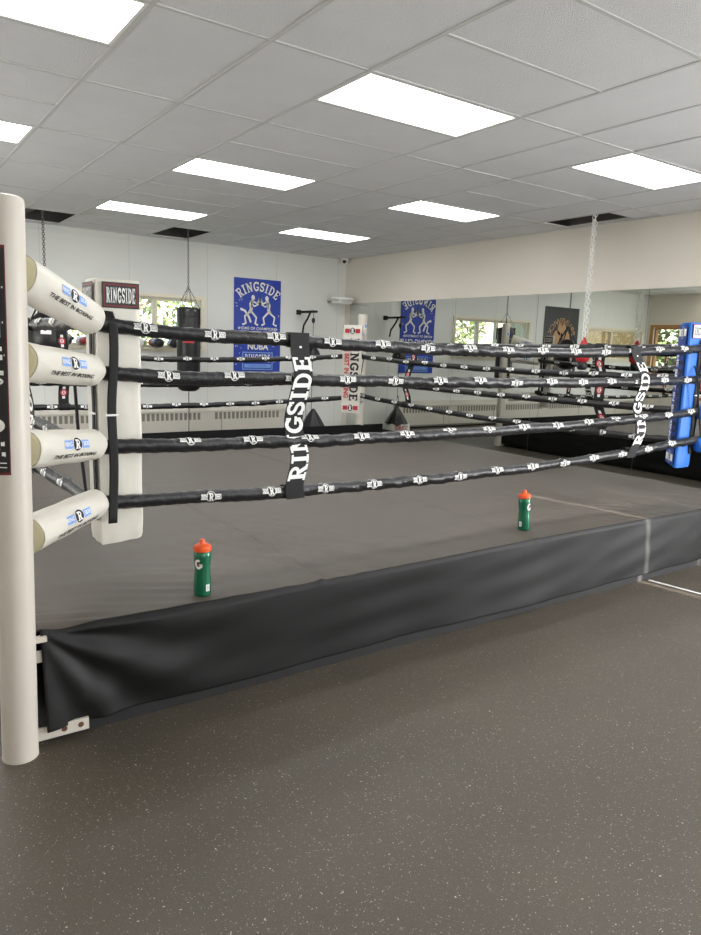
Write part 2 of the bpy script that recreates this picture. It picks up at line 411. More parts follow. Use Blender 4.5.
# ceiling lights
names_l = {}
row_words = {7: 'row nearest the banner wall', 3: 'middle row', -1: 'row over near ropes', -5: 'row above viewer', -9: 'row behind viewer', -13: 'row at front wall'}
col_words = {-6: 'along the left wall', -2: 'left of the heavy bag line', 2: 'over the left half of the ring', 6: 'beside the mirror wall'}
lf = MB(); W, D_ = 2*T, T
for (p, q, r_, s_) in ((0.012, 0.012, W-.012, .03), (.012, D_-.03, W-.012, D_-.012), (.012, .03, .03, D_-.03), (W-.03, .03, W-.012, D_-.03)):
    lf.box(p, q, -.004, r_, s_, .05, 'fixture')
ld = MB(); ld.box(.03, .03, .002, W-.03, D_-.03, .012, 'panel')
root = None
for (x0, x1, y0, y1) in light_cells:
    j = round(y0/T); a = round(x0/T)
    lab = 'lit rectangular ceiling panel, %s, %s' % (row_words[j], col_words[a])
    if root is None:
        root = thing('ceiling_light', lab, 'ceiling light', (x0, y0, H), 0, 'lit ceiling panels')
        lf.build('frame', root, smooth=False); ld.build('diffuser', root, smooth=False)
    else:
        c = copy_tree(root); c.location = (x0, y0, H); c['label'] = lab
# windows
def window(name, axis, pos, outward, a0, a1, z0, z1, key, mull, fw_=.07, sill=True):
    b = MB(); gl = MB(); i_ = -outward
    def bx(m_, u0, u1, za, zb, d0, d1, k):
        p0, p1 = sorted((pos+d0*outward, pos+d1*outward))
        if axis == 'y': m_.box(u0, p0, za, u1, p1, zb, k)
        else: m_.box(p0, u0, za, p1, u1, zb, k)
    # casing on the room side, and frame in the opening
    for (u0, u1, za, zb) in ((a0-fw_, a1+fw_, z1, z1+fw_*.7), (a0-fw_, a1+fw_, z0-fw_*.7, z0), (a0-fw_, a0, z0, z1), (a1, a1+fw_, z0, z1)):
        bx(b, u0, u1, za, zb, -.02, .0, key)
    for (u0, u1, za, zb) in ((a0, a1, z1-.04, z1), (a0, a1, z0, z0+.04), (a0, a0+.04, z0+.04, z1-.04), (a1-.04, a1, z0+.04, z1-.04)):
        bx(b, u0, u1, za, zb, .05, .17, key)
    for mx in mull: bx(b, mx-.035, mx+.035, z0+.04, z1-.04, .08, .15, key)
    o = b.build(name, smooth=False, kind='structure')
    bx(gl, a0+.04, a1-.04, z0+.04, z1-.04, .118, .122, 'glass')
    gl.build('pane', parent=o, smooth=False)
    if sill:
        s_ = MB(); bx(s_, a0-.05, a1+.05, z0-.022, z0, -.06, .05, key); s_.build('sill', parent=o, smooth=False)
    return o
window('window_1', 'y', YW, 1, *WIN1, 'wframe', [2.05, 2.60])
window('window_2', 'y', YW, 1, *WIN2, 'wframe', [-1.9])
window('window_3', 'x', XL, -1, *WIN3, 'wood', [5.5], fw_=.09)
# lobby seen through window_2
b = MB(); b.box(-3.4, 8.6, 0, -.6, 8.7, 3, 'room2'); b.box(-3.5, 6.8, 0, -3.4, 8.7, 3, 'room2'); b.box(-.6, 6.8, 0, -.5, 8.7, 3, 'room2'); b.box(-3.5, 6.8, 2.6, -.5, 8.7, 2.7, 'room2'); b.box(-3.5, 6.8, -.05, -.5, 8.7, 0, 'room2')
b.build('wall_lobby', smooth=False, kind='structure')
area('lobby_lamp', (-2, 7.8, 2.5), (0, 0, -1), .6, .6, 25, (1, .95, .85))

# mirrors
seams = [6.42, 5.25, 3.73, 2.21, .66, -.88, -2.42]
words = ['first mirror panel, narrow, starting near the banner wall corner', 'mirror panel second from the far corner, reflecting the blue banner',
         'mirror panel third from the far corner, reflecting the white ring post', 'mirror panel fourth from the far corner, behind the hanging red ball',
         'mirror panel fifth from the far corner, behind the blue corner pad', 'mirror panel nearest the viewer on the mirror wall']
for i in range(6):
    y1, y0 = seams[i]-.003, seams[i+1]+.003
    t = thing('mirror_panel', 'tall wall %s' % words[i], 'mirror', (XW, (y0+y1)/2, .14), 0, 'mirror panels on the right wall')
    m1 = MB(); m1.box(.0005, y0-(y0+y1)/2, 0, .018, y1-(y0+y1)/2, 2.115, 'medge'); m1.build('backing', t, smooth=False)
    m1 = MB(); yy = (y1-y0)/2
    m1.add([(-.001, -yy, 0), (-.001, yy, 0), (-.001, yy, 2.115), (-.001, -yy, 2.115), (.0004, -yy, 0), (.0004, yy, 0), (.0004, yy, 2.115), (.0004, -yy, 2.115)],
           [(0, 3, 2, 1), (4, 5, 6, 7), (0, 1, 5, 4), (1, 2, 6, 5), (2, 3, 7, 6), (3, 0, 4, 7)], 'mirror')
    m1.build('glass', t, smooth=False)

# ------------------------------------------------------------ ring platform
PX0, PX1, PY0, PY1, PZ = -.74, 4.56, -1.37, 4.0, .44
ring = thing('ring_platform', 'raised boxing ring floor with grey-brown canvas and black cloth skirts', 'boxing ring', (1.9, 1.3, 0))
RL = (1.9, 1.3, 0)
b = MB(); b.box(PX0+.03, PY0+.004, .0, PX1-.03, PY1-.03, PZ-.04, 'deck'); b.build('deck', ring, smooth=False, loc=RL)
def ridge(d, w_, h): return h*math.exp(-(d/w_)**2)
def canvas_z(x, y):
    z = PZ
    z += .0025*math.exp(-((y+1.05)/.25)**2)*math.sin(x*23+3*math.sin(x*1.3)+y*14)*(.5+.5*math.sin(x*2.1))
    z += ridge(x-.52+.02*math.sin(y*3), .016, .009) + ridge(x-2.0, .014, .006) + ridge(x-3.3, .012, .003)
    z += ridge(y-1.0, .012, .003)+ridge(y+.95+.05*math.sin(x*2), .07, .006)+ridge(y+.45+.06*math.sin(x*1.6+1), .10, .005)
    # diagonal gathers beside the seam at the near edge
    k = math.exp(-((x-.55)/.35)**2-((y+.75)/.5)**2)
    z += .0065*k*math.sin((x*.8+y*.5)*55)
    k = math.exp(-((x+.1)/.3)**2-((y+1.1)/.25)**2); z += .003*k*math.sin((x*.5+y)*60)
    k = math.exp(-((x-3.3)/.4)**2-((y+1.1)/.25)**2); z += .003*k*math.sin((x*.9+y*.5)*60)
    # bunched corner by the near post
    k = math.exp(-((x+.74)/.18)**2-((y+1.37)/.2)**2); z += .012*k*math.sin(y*70+x*20)
    z += .003*math.sin(x*1.9+.4)*math.sin(y*2.3+1.2)
    return z
def cv(u, v):
    x = PX0+(PX1-PX0)*u; y = PY0+(PY1-PY0)*v
    z = canvas_z(x, y)
    e = min(x-PX0, PX1-x, y-PY0, PY1-y)
    return (x, y, z)
# finer rows close to the camera edge
def cv2(u, v): return cv(u, v**1.7)
b = MB(); b.grid(330, 300, cv2, 'canvas'); b.build('canvas', ring, loc=RL, angle=180)
b = MB()
for x in (.545, 2.02):
    b.grid(2, 160, lambda u, v: (x-.003+.006*u+.02*0, PY0+.03+(PY1-PY0-.06)*v, canvas_z(x, PY0+.03+(PY1-PY0-.06)*v)+.0015), 'seam')
b.build('seam', ring, loc=RL)
def skirt(p0, p1, out, seed, hem=.035, corner=0, n=260, m_=40):
    L_ = math.hypot(p1[0]-p0[0], p1[1]-p0[1]); dx, dy = (p1[0]-p0[0])/L_, (p1[1]-p0[1])/L_
    rs = random.Random(seed); ph = [rs.uniform(0, 6.28) for _ in range(8)]
    def fn(u, v):
        s_ = u*L_; top = min(PZ+.012, canvas_z(p0[0]+dx*s_, p0[1]+dy*s_))+.0015+.002*math.sin(s_*2.1+ph[0])
        hm = hem+.004*math.sin(s_*3+ph[2])
        if corner: hm += .05*math.exp(-(s_/.12)**2)*0
        z = top+(hm-top)*v
        o = .012+.012*v + .005*v*math.sin(s_*4.2+ph[3]) + .004*v*math.sin(s_*11+ph[4]) + .0022*math.sin(v*16+s_*5+2*math.sin(s_*1.7))*math.sin(s_*2.9+ph[6]) + .006*math.sin(v*3+s_*1.5+ph[5])*v
        if corner:
            # tension folds fanning from the upper corner, and the pulled-out bottom corner
            a = math.atan2(v*.42+.015, s_+.03); rr = math.hypot(s_, v*.42)
            amp = math.exp(-((rr-.35)/.55)**2)
            o += .013*amp*math.sin(a*13+.6)*min(1, s_/.15+.1)
            o += .055*math.exp(-(s_/.15)**2)*v+.012*math.exp(-((s_-.22)/.05)**2)*v
            o += .03*math.exp(-((s_-.45)/.3)**2)*math.sin(v*PI)*.5
            z += .006*math.exp(-(s_/.25)**2)*math.sin(s_*30)*(1-v)*v*3
            z += .012*v*math.exp(-(s_/.2)**2)
        if v < .06: o = .001+o*v/.06
        return (p0[0]+dx*s_+out[0]*o, p0[1]+dy*s_+out[1]*o, z)
    bb = MB(); bb.grid(n, m_, fn, 'apron', flip=True); return bb
skirt((PX0+.01, PY0), (PX1, PY0), (0, -1), 3, .058, 1, 420, 60).build('skirt', ring, loc=RL, solid=-.002, angle=180)
skirt((PX1, PY0), (PX1, PY1), (1, 0), 5).build('skirt', ring, loc=RL, angle=180)
skirt((PX1, PY1), (PX0, PY1), (0, 1), 6).build('skirt', ring, loc=RL, angle=180)
skirt((PX0, PY1), (PX0, PY0+.02), (-1, 0), 8).build('skirt', ring, loc=RL, angle=180)
b = MB()
b.grid(60, 8, lambda u, v: (PX0+.1+(PX1-PX0-.12)*u, PY1-.012-(.62+.42*u)*v, canvas_z(PX0+.1+(PX1-PX0-.12)*u, PY1-.012-(.62+.42*u)*v)+.006*(1-v)+.004), 'matte', flip=True)  # black strip laid over the canvas along its far edge
b.build('black_back_strip', ring, loc=RL)

for (ax, ay, bx__, by__, hw_, lb) in ((3.19, -1.385, 3.62, -4.6, .012, 'white painted sun streak on the rubber floor running out from the ring skirt'), (3.95, -1.385, 4.45, -4.6, .006, 'thin painted sun streak on the floor near the right frame edge')):  # sunlight streaks on the floor, painted as thin white strips
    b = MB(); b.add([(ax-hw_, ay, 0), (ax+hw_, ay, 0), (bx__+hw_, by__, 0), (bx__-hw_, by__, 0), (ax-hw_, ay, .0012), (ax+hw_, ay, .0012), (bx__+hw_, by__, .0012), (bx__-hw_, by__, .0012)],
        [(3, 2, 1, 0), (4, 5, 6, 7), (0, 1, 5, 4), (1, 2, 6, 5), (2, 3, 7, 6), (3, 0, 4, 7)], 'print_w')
    tag(b.build('painted_sun_streak', smooth=False), lb, 'painted light streak')

# ------------------------------------------------------------ posts and corners (built for the near left corner, centre lies toward +x +y)
CX = [(-.82, -1.42, 0), (4.67, -1.42, PI/2), (4.585, 4.05, PI), (-.82, 4.05, -PI/2)]
CN = ['near left', 'near right', 'far right', 'far left']
def seat(k):   # recognisable anchor of each corner
    return ['at the near left, closest to the camera', 'at the near right by the blue corner', 'at the far right beside the mirror corner', 'at the far left, behind the near white pads'][k]
def make_post(k):
    x, y, rz = CX[k]
    t = thing('ring_post', ['thick white steel ring post in the left foreground with black sign', 'white steel ring post outside the blue corner pad', 'white steel ring post behind the red-lettered pad near mirror', 'white steel ring post hidden behind the foreground white pads'][k], 'ring post', (x, y, 0), rz, 'ring posts')
    lean = Vector((.028, .0, 1.96)) if k == 0 else Vector((0, 0, 1.96))
    c = lambda z: (lean.x*z/1.96, lean.y*z/1.96, z)
    R = .061
    b = MB(); b.tube([c(.012), c(.5), c(1), c(1.5), c(1.945), c(1.955), c(1.96)], [R, R, R, R, R, R-.003, R-.012], 'post', n=40); b.build('tube', t)
    b = MB(); b.lathe([(R+.001, 0), (R+.001, .012)], 'post', 40); b.build('foot_cap', t)
    b = MB()
    if k == 0:
        b.box(.045, .0, .035, .245, .012, .082, 'post')
        for px in (.155, .215):
            vv, ff = disc(px, .060, .011, .011, 14); b.flat((vv, ff), lambda a, c_: (a, -.0012, c_), 'rust')
        b2 = MB(); b2.box(.04, .03, .33, .10, .05, .37, 'post'); b2.build('bracket', t, smooth=False); b2 = MB(); b2.box(.04, .02, .41, .11, .045, .43, 'post'); b2.build('bracket', t, smooth=False)
    else:
        b.box(.04, -.006, .035, .22, .006, .085, 'post')
    b.build('mounting_plate', t, smooth=False)
    if k == 0:
        b = MB(); z0, z1 = 1.055, 1.80; A0 = math.radians(258); A1 = math.radians(150)
        def sg(u, v, lift):   # u across 0..1 from the right edge to the left, v height
            a = A0+(A1-A0)*u; z = z0+(z1-z0)*v; r = R+lift; q = c(z); return (q[0]+r*math.cos(a), q[1]+r*math.sin(a), z)
        b.grid(20, 4, lambda u, v: sg(u, v, .0015), 'print_m')
        b.grid(20, 4, lambda u, v: sg(.03+.94*u, .012+.976*v, .0022), 'print_b')
        wd = 'RINGSIDE'; h = .105
        for i, ch in enumerate(wd):
            tr = slab(ch, .5 if ch != 'I' else .26, h*.66)
            vc = .853-i*h
            b.flat(tr, lambda a, q, vc=vc: sg(.44-a*1.4, vc+q, .003), 'print_w')
        b.flat(rect(-.4, -.002, .4, .002, 12), lambda a, q: sg(.5-a, .055+q, .003), 'print_w')
        b.flat(rect(-.4, -.002, .4, .002, 12), lambda a, q: sg(.5-a, .035+q, .003), 'print_w')
        o = b.build('vertical_sign', t); o['label'] = 'black wrap-around sign with white stacked letters and dark red border'
    if k == 2:
        b = MB()
        def fd(x_, y_, lift): a = math.radians(-150)+0*x_; return (0, 0, 0)
        def ff_(x_, y_, lift):
            a = math.radians(100)+x_/R; r = R+.001+lift; return (r*math.cos(a), r*math.sin(a), 1.80+y_)
        b.flat(disc(0, 0, .03, .04), lambda a, q: ff_(a, q, .0004), 'print_w'); b.flat(disc(0, 0, .02, .028), lambda a, q: ff_(a, q, .001), 'print_lb')
        b.build('sticker', t)
    return t
for k in range(4): make_post(k)

def face_fn(p, du, n):   # text plane: p origin, du horizontal unit, n outward normal
    p = Vector(p); du = Vector(du); n = Vector(n)
    return lambda x, y, lift=.001: tuple(p+du*x+Vector((0, 0, y))+n*lift)
def make_pad(k):
    x, y, rz = CX[k]
    col = ['vinyl', 'vblue', 'vinyl', 'vinyl'][k]
    lab = ['tall white vinyl corner pad with ringside patch in left foreground', 'tall bright blue vinyl corner pad at the right edge',
           'tall white corner pad with red and black lettering before mirror corner', 'white corner pad of the far left corner behind the foreground pads'][k]
    t = thing('corner_pad', lab, 'corner pad', (x, y, .63 if k == 0 else .66), rz, 'corner pads')
    a = .43; g_ = .186; poly = [(a, a), (a+g_-.02, a), (a+g_, a+.018), (a+.018, a+g_), (a, a+g_-.02)]
    cx_ = sum(p[0] for p in poly)/5; cy_ = sum(p[1] for p in poly)/5
    b = MB()
    h = 1.13; nz = 34
    P = []
    rs = random.Random(k+20)
    base = []
    for i in range(5):
        p, q = poly[i], poly[(i+1) % 5]; n_ = 8
        for j in range(n_): base.append((p[0]+(q[0]-p[0])*j/n_, p[1]+(q[1]-p[1])*j/n_, j/n_))
    N = len(base)
    vv = []
    for iz in range(nz+1):
        v = iz/nz; z = h*v
        tap = 1-.05*(max(0, .04-v)/.04)**2-.05*(max(0, v-.97)/.03)**2
        for (px, py, s_) in base:
            puff = .006*math.sin(s_*PI)*math.sin(min(1, v*12)*PI/2)+.0025*math.sin(v*21+px*30+k)*math.sin(s_*PI)
            wr = .003*math.sin(s_*40)*math.exp(-(v/.05)**2)
            d = Vector((px-cx_, py-cy_)); d.normalize()
            vv.append((cx_+(px-cx_)*tap+d.x*(puff+wr), cy_+(py-cy_)*tap+d.y*(puff+wr), z+(.012*(px-a)/.19 if iz == 0 else 0)))
    ff = [(i*N+j, i*N+(j+1) % N, (i+1)*N+(j+1) % N, (i+1)*N+j) for i in range(nz) for j in range(N)]
    ff += [tuple(range(N))[::-1], tuple(nz*N+j for j in range(N))]
    b.add(vv, ff, col)
    # interior face printing: hypotenuse, normal (+,+)
    s2 = math.sqrt(.5); hx, hy = a+.102, a+.102
    n_ = (s2, s2, 0); du = (-s2, s2, 0)   # seen from the centre, left-to-right
    fi = face_fn((hx+.0065, hy+.0065, h/2), du, n_)
    if k == 1:
        b.flat(rect(-.112, -h/2+.02, .112, h/2-.015, 1, 1), lambda p, q: fi(p, q, .002), 'dblue')
    prt = 'print_w' if k == 1 else 'print_r'
    up_ = lambda tr, ox, oy: ([(y_+ox, -x_+oy) for x_, y_ in tr[0]], tr[1])   # rotate so it reads downward
    b.flat(up_(slab('RINGSIDE', .80, .11, fat=1.1), .036, 0), lambda p, q: fi(p, q, .003), 'print_b')
    b.flat(up_(text('THE BEST IN BOXING', .082, .035, .92), -.066, .0), lambda p, q: fi(p, q, .003), prt)
    for oy in (h/2-.075, -h/2+.075):
        badge(b, lambda p, q, l, oy=oy: fi(p, q+oy, .003+l), .075, prt, small=False)
    b.build('cushion', t, angle=35)
    # outer label patches
    def patch(fn):
        b_ = MB(); w_, hh = (.155, .105)
        b_.flat(rect(-w_/2, -hh/2, w_/2, hh/2), lambda p, q: fn(p, q, .001), 'print_b' if k != 1 else 'print_r')
        b_.flat(rect(-w_/2+.006, -hh/2+.006, w_/2-.006, hh/2-.006), lambda p, q: fn(p, q, .0015), 'print_m' if k != 1 else 'print_w')
        b_.flat(rect(-w_/2+.013, -hh/2+.013, w_/2-.013, hh/2-.013), lambda p, q: fn(p, q, .002), 'print_b' if k != 1 else 'print_w')
        b_.flat(slab('RINGSIDE', w_-.034, hh*.60, fat=1.0), lambda p, q: fn(p, q, .0026), 'print_w' if k != 1 else 'print_b')
        return b_
    for fn in (face_fn((a+.099, a-.0085, 1.065), (1, 0, 0), (0, -1, 0)), face_fn((a-.0085, a+.093, 1.065), (0, -1, 0), (-1, 0, 0))):
        o = patch(fn).build('label_patch', t); o['label'] = 'rectangular patch with bordered block lettering'
    # webbing strap over the ropes
    for sw in (0, 1):
        b = MB()
        def sp(u, v):
            z = .11+(1.0-.11)*v
            xx = a+.026+.038*u - .016*(1-v)**1.5+.004*math.sin(v*9)
            yy = a-(.068 if sw == 0 else .014)+(.006 if sw == 0 else .001)*math.sin(v*14)
            if v > .93 and sw == 0: yy += (v-.93)/.07*.056
            return (xx, yy, z) if sw == 0 else (yy, xx, z)
        b.grid(4, 30, sp, 'web', flip=sw == 1)
        st = b.build('webbing_strap', t, solid=.003)
        c_ = MB(); p = sp(.5, .52)
        if sw == 0: c_.box(p[0]-.026, p[1]-.006, p[2]-.004, p[0]+.026, p[1]+.003, p[2]+.004, 'print_w')
        else: c_.box(p[0]-.006, p[1]-.026, p[2]-.004, p[0]+.003, p[1]+.026, p[2]+.004, 'print_w')
        cc = c_.build('buckle', st, smooth=False)
    b = MB(); b.tube([(a-.012, a+.10, .80), (a-.062, a+.135, .72), (a-.066, a+.08, .50), (a-.064, a+.0, .27), (a-.06, a-.01, .22)], .007, 'web', 6); b.build('loose_strap', t)
    return t
pads = [make_pad(k) for k in range(4)]
def make_cover(k, lev):
    zs0 = [1.715, 1.425, 1.115, .80]; zs1 = [1.585, 1.385, 1.08, .835]
    x, y, rz = CX[k]; col = 'vblue' if k == 1 else 'vinyl'
    A = Vector((.072, .080, zs0[lev]+.005)); B = Vector((.415, .395 if k != 1 else .435, zs1[lev]+(.02 if k == 1 else 0)))
    lw = ['topmost', 'second from top', 'third from top', 'lowest'][lev]
    cn = ['white turnbuckle cushion beside the left foreground post', 'blue turnbuckle cushion at the right edge', 'white turnbuckle cushion at the mirror-side far corner', 'white turnbuckle cushion at the hidden far left corner'][k]
    t = thing('turnbuckle_cover', '%s %s' % (lw, cn), 'turnbuckle pad', (x, y, 0), rz, 'turnbuckle cushions of the %s corner' % CN[k])
    d = (B-A).normalized(); L_ = (B-A).length
    rs = random.Random(k*7+lev); ph = rs.uniform(0, 6)
    N = 26; r0 = .077 if lev == 0 else .068
    a_ = d.cross(Vector((0, 0, 1))).normalized(); u_ = a_.cross(d)   # a_ points to the -y side, u_ up
    prof = []
    for i in range(N+1):
        s_ = i/N
        r = r0*(1-(.17 if lev == 0 else .10)*s_)
        if s_ > .91: r *= math.sqrt(max(.02, 1-((s_-.91)/.093)**2*.8))
        if s_ < .03: r *= .93+.07*s_/.03
        prof.append((s_, r))
    def surf(s_, ang, lift=0):
        r = r0*(1-(.17 if lev == 0 else .10)*s_)
        if s_ > .91: r *= math.sqrt(max(.02, 1-((s_-.91)/.093)**2*.8))
        r += .0012*math.sin(ang*5+s_*14+ph)+lift
        # seam sag underneath
        r += .004*math.exp(-((ang+PI/2)/.25)**2)
        return A+d*(s_*L_)+a_*(r*math.cos(ang))+u_*(r*math.sin(ang))
    b = MB(); nn = 40
    vv = []
    for (s_, r) in prof:
        for j in range(nn): vv.append(surf(s_, -PI+2*PI*j/nn+.001))
    ff = [(i*nn+j, i*nn+(j+1) % nn, (i+1)*nn+(j+1) % nn, (i+1)*nn+j) for i in range(N) for j in range(nn)]
    ff.append(tuple(N*nn+j for j in range(nn)))
    b.add(vv, ff, col); bc = b
    b = MB()
    c0 = A+d*.002
    b.add([surf(0, -PI+2*PI*j/nn+.001, -.002)-d*.0 for j in range(nn)]+[c0-d*.005+(surf(0, -PI+2*PI*j/nn+.001)-A)*.82 for j in range(nn)],
          [(j, nn+j, nn+(j+1) % nn, (j+1) % nn) for j in range(nn)]+[tuple(nn+j for j in range(nn))], 'cream')
    o = b.build('foam_core', t); o['label'] = 'cream foam end'
    b = bc
    rr = r0
    # the front-facing side looks to the viewer from -y with a little -x
    for side in (0, 1):
        def fn(px, py, lift, side=side):
            ang = py/rr+(.10 if side == 0 else PI-.10)*1.0
            s_ = .475+px*1.32/L_ if side == 0 else .475-px*1.32/L_
            ang = py/rr if side == 0 else PI-py/rr
            return tuple(surf(s_, ang, .0012+lift))
        badge(b, lambda p, q, l, f=fn: f(p, q+.014, l), .046, 'print_lb')
        b.flat(shift(text('THE BEST IN BOXING', .0235, .018, .92), 0, -.033), lambda p, q, f=fn: f(p+(q+.03)*.25, q, .001), 'print_b')
    b.build('cover', t, angle=60)
    # turnbuckle hardware between post and cushion and on to the rope
    b = MB(); b.tube([A-d*.085, A+d*.02], .008, 'steel', 8); b.build('turnbuckle', t); b = MB(); b.tube([B-d*.02, B+d*.05], .01, 'steel', 8); b.build('rope_end', t)
    return t
for k in range(4):
    for lev in range(4): make_cover(k, lev)

# ------------------------------------------------------------ ropes
RZ = [[(1.585, 1.535, 1.605), (1.385, 1.352, 1.362), (1.07, 1.045, 1.11), (.833, .792, .89)],
      [(1.605, 1.57, 1.57), (1.37, 1.34, 1.40), (1.11, 1.08, 1.09), (.87, .825, .90)],
      [(1.64, 1.62, 1.56), (1.40, 1.315, 1.41), (1.08, 1.035, 1.09), (.83, .795, .87)],
      [(1.585, 1.58, 1.62), (1.385, 1.36, 1.40), (1.07, 1.05, 1.08), (.833, .80, .83)]]
RO = .395
sides = [((-.82+RO, -1.42+RO+.005), (4.67-RO, -1.42+RO+.005), (0, -1), 'front', 'stretching across the near side of the ring'),
         ((4.62-RO, -1.42+RO), (4.62-RO, 4.05-RO), (1, 0), 'right', 'running along the mirror side of the ring'),
         ((-.82+RO, 4.05-RO), (4.62-RO, 4.05-RO), (0, 1), 'back', 'across the far side of the ring'),
         ((-.82+RO, -1.42+RO), (-.82+RO, 4.05-RO), (-1, 0), 'left', 'running away along the left side')]
def rope_z(si, lev, u):
    z0, zm, z1 = RZ[si][lev]
    um = .25 if si == 0 else .5
    # quadratic through three points
    dip = -.014*math.exp(-((u-.075)/.055)**2) if si == 0 and lev < 2 else 0
    return dip+z0*(u-um)*(u-1)/(um)+zm*u*(u-1)/(um*(um-1))+z1*u*(u-um)/(1-um)
RR = .0265
for si, (p0, p1, out, nm, wd) in enumerate(sides):
    L_ = math.hypot(p1[0]-p0[0], p1[1]-p0[1])
    for lev in range(4):
        rs = random.Random(si*5+lev); ph = [rs.uniform(0, 6.28) for _ in range(5)]
        lw = ['top', 'second highest', 'third highest', 'lowest'][lev]
        t = thing('ring_rope', '%s black padded ring rope %s' % (lw, wd), 'ring rope', (p0[0], p0[1], 0), 0, 'ropes on the %s side' % nm)
        def P(u):
            return Vector((p0[0]+(p1[0]-p0[0])*u+out[0]*.004*math.sin(u*31+ph[0]), p0[1]+(p1[1]-p0[1])*u+out[1]*.004*math.sin(u*31+ph[0]), rope_z(si, lev, u)+.002*math.sin(u*47+ph[1])))
        N = 260 if si == 0 else 110; n_ = 16
        Lo = (p0[0], p0[1], 0); dr = Vector((p1[0]-p0[0], p1[1]-p0[1], 0)).normalized(); ov = Vector((out[0], out[1], 0)); uz = Vector((0, 0, 1))
        def sf(u, ang, lift=0):
            s_ = u*L_
            r = RR*(1+.05*math.sin(s_*7+ph[2])+.10*math.sin(s_*42+ang*2+ph[3])*(.5+.5*math.sin(s_*2.3+ph[4]))+.05*math.sin(s_*95+ang*3))
            if lift: r = max(r, RR*1.08)
            return P(u)+ov*((r+lift)*math.cos(ang))+uz*((r+lift)*math.sin(ang)) - (uz*.008*math.exp(-((ang+1.57)/.5)**2) if not lift else uz*0)
        b = MB(); vv = [tuple(sf(i/N, -PI+2*PI*j/n_)) for i in range(N+1) for j in range(n_)]
        ff = [(i*n_+j, i*n_+(j+1) % n_, (i+1)*n_+(j+1) % n_, (i+1)*n_+j) for i in range(N) for j in range(n_)]
        ff += [tuple(range(n_))[::-1], tuple(N*n_+j for j in range(n_))]
        b.add(vv, ff, 'rope')
        k = 0; s0 = .22+.1*lev
        while s0 < L_-.15:
            for sd_ in (0, 1):
                base = (.25 if sd_ == 0 else PI-.25)+rs.uniform(-.35, .35)
                if lev == 2 and si == 0: base += .55
                def fn(px, py, lift, base=base, sd_=sd_):
                    flip = 1 if (si in (0, 1)) == (sd_ == 0) else -1
                    if si == 2 or si == 3: flip = -1 if sd_ == 0 else 1
                    return tuple(sf((s0+px*flip)/L_, base+py/RR*(1 if sd_ == 0 else -1), .0016+lift))
                far = si != 0
                c_ = .021
                for sg_ in (-1, 1):
                    x0, x1 = sorted((sg_*.019, sg_*.050))
                    b.flat(rect(x0, -.0115, x1, .0115, 2, 4), lambda p, q, f=fn: f(p, q, .0004), 'print_w')
                    if not far:
                        b.flat(shift(text('RING' if sg_ < 0 else 'SIDE', .021, .0006, .62), sg_*.036, 0), lambda p, q, f=fn: f(p, q, .0012), 'print_b')
                b.flat(disc(0, 0, .023, .025), lambda p, q, f=fn: f(p, q, .0008), 'print_w')
                b.flat(disc(0, 0, .0195, .0215), lambda p, q, f=fn: f(p, q, .0014), 'print_b')
                b.flat(slab('R', .023, .032, fat=1.15), lambda p, q, f=fn: f(p, q, .0022), 'print_w')
            s0 += .315 if si in (0,) else .33
        b.build('padded_sleeve', t, loc=Lo, angle=180)
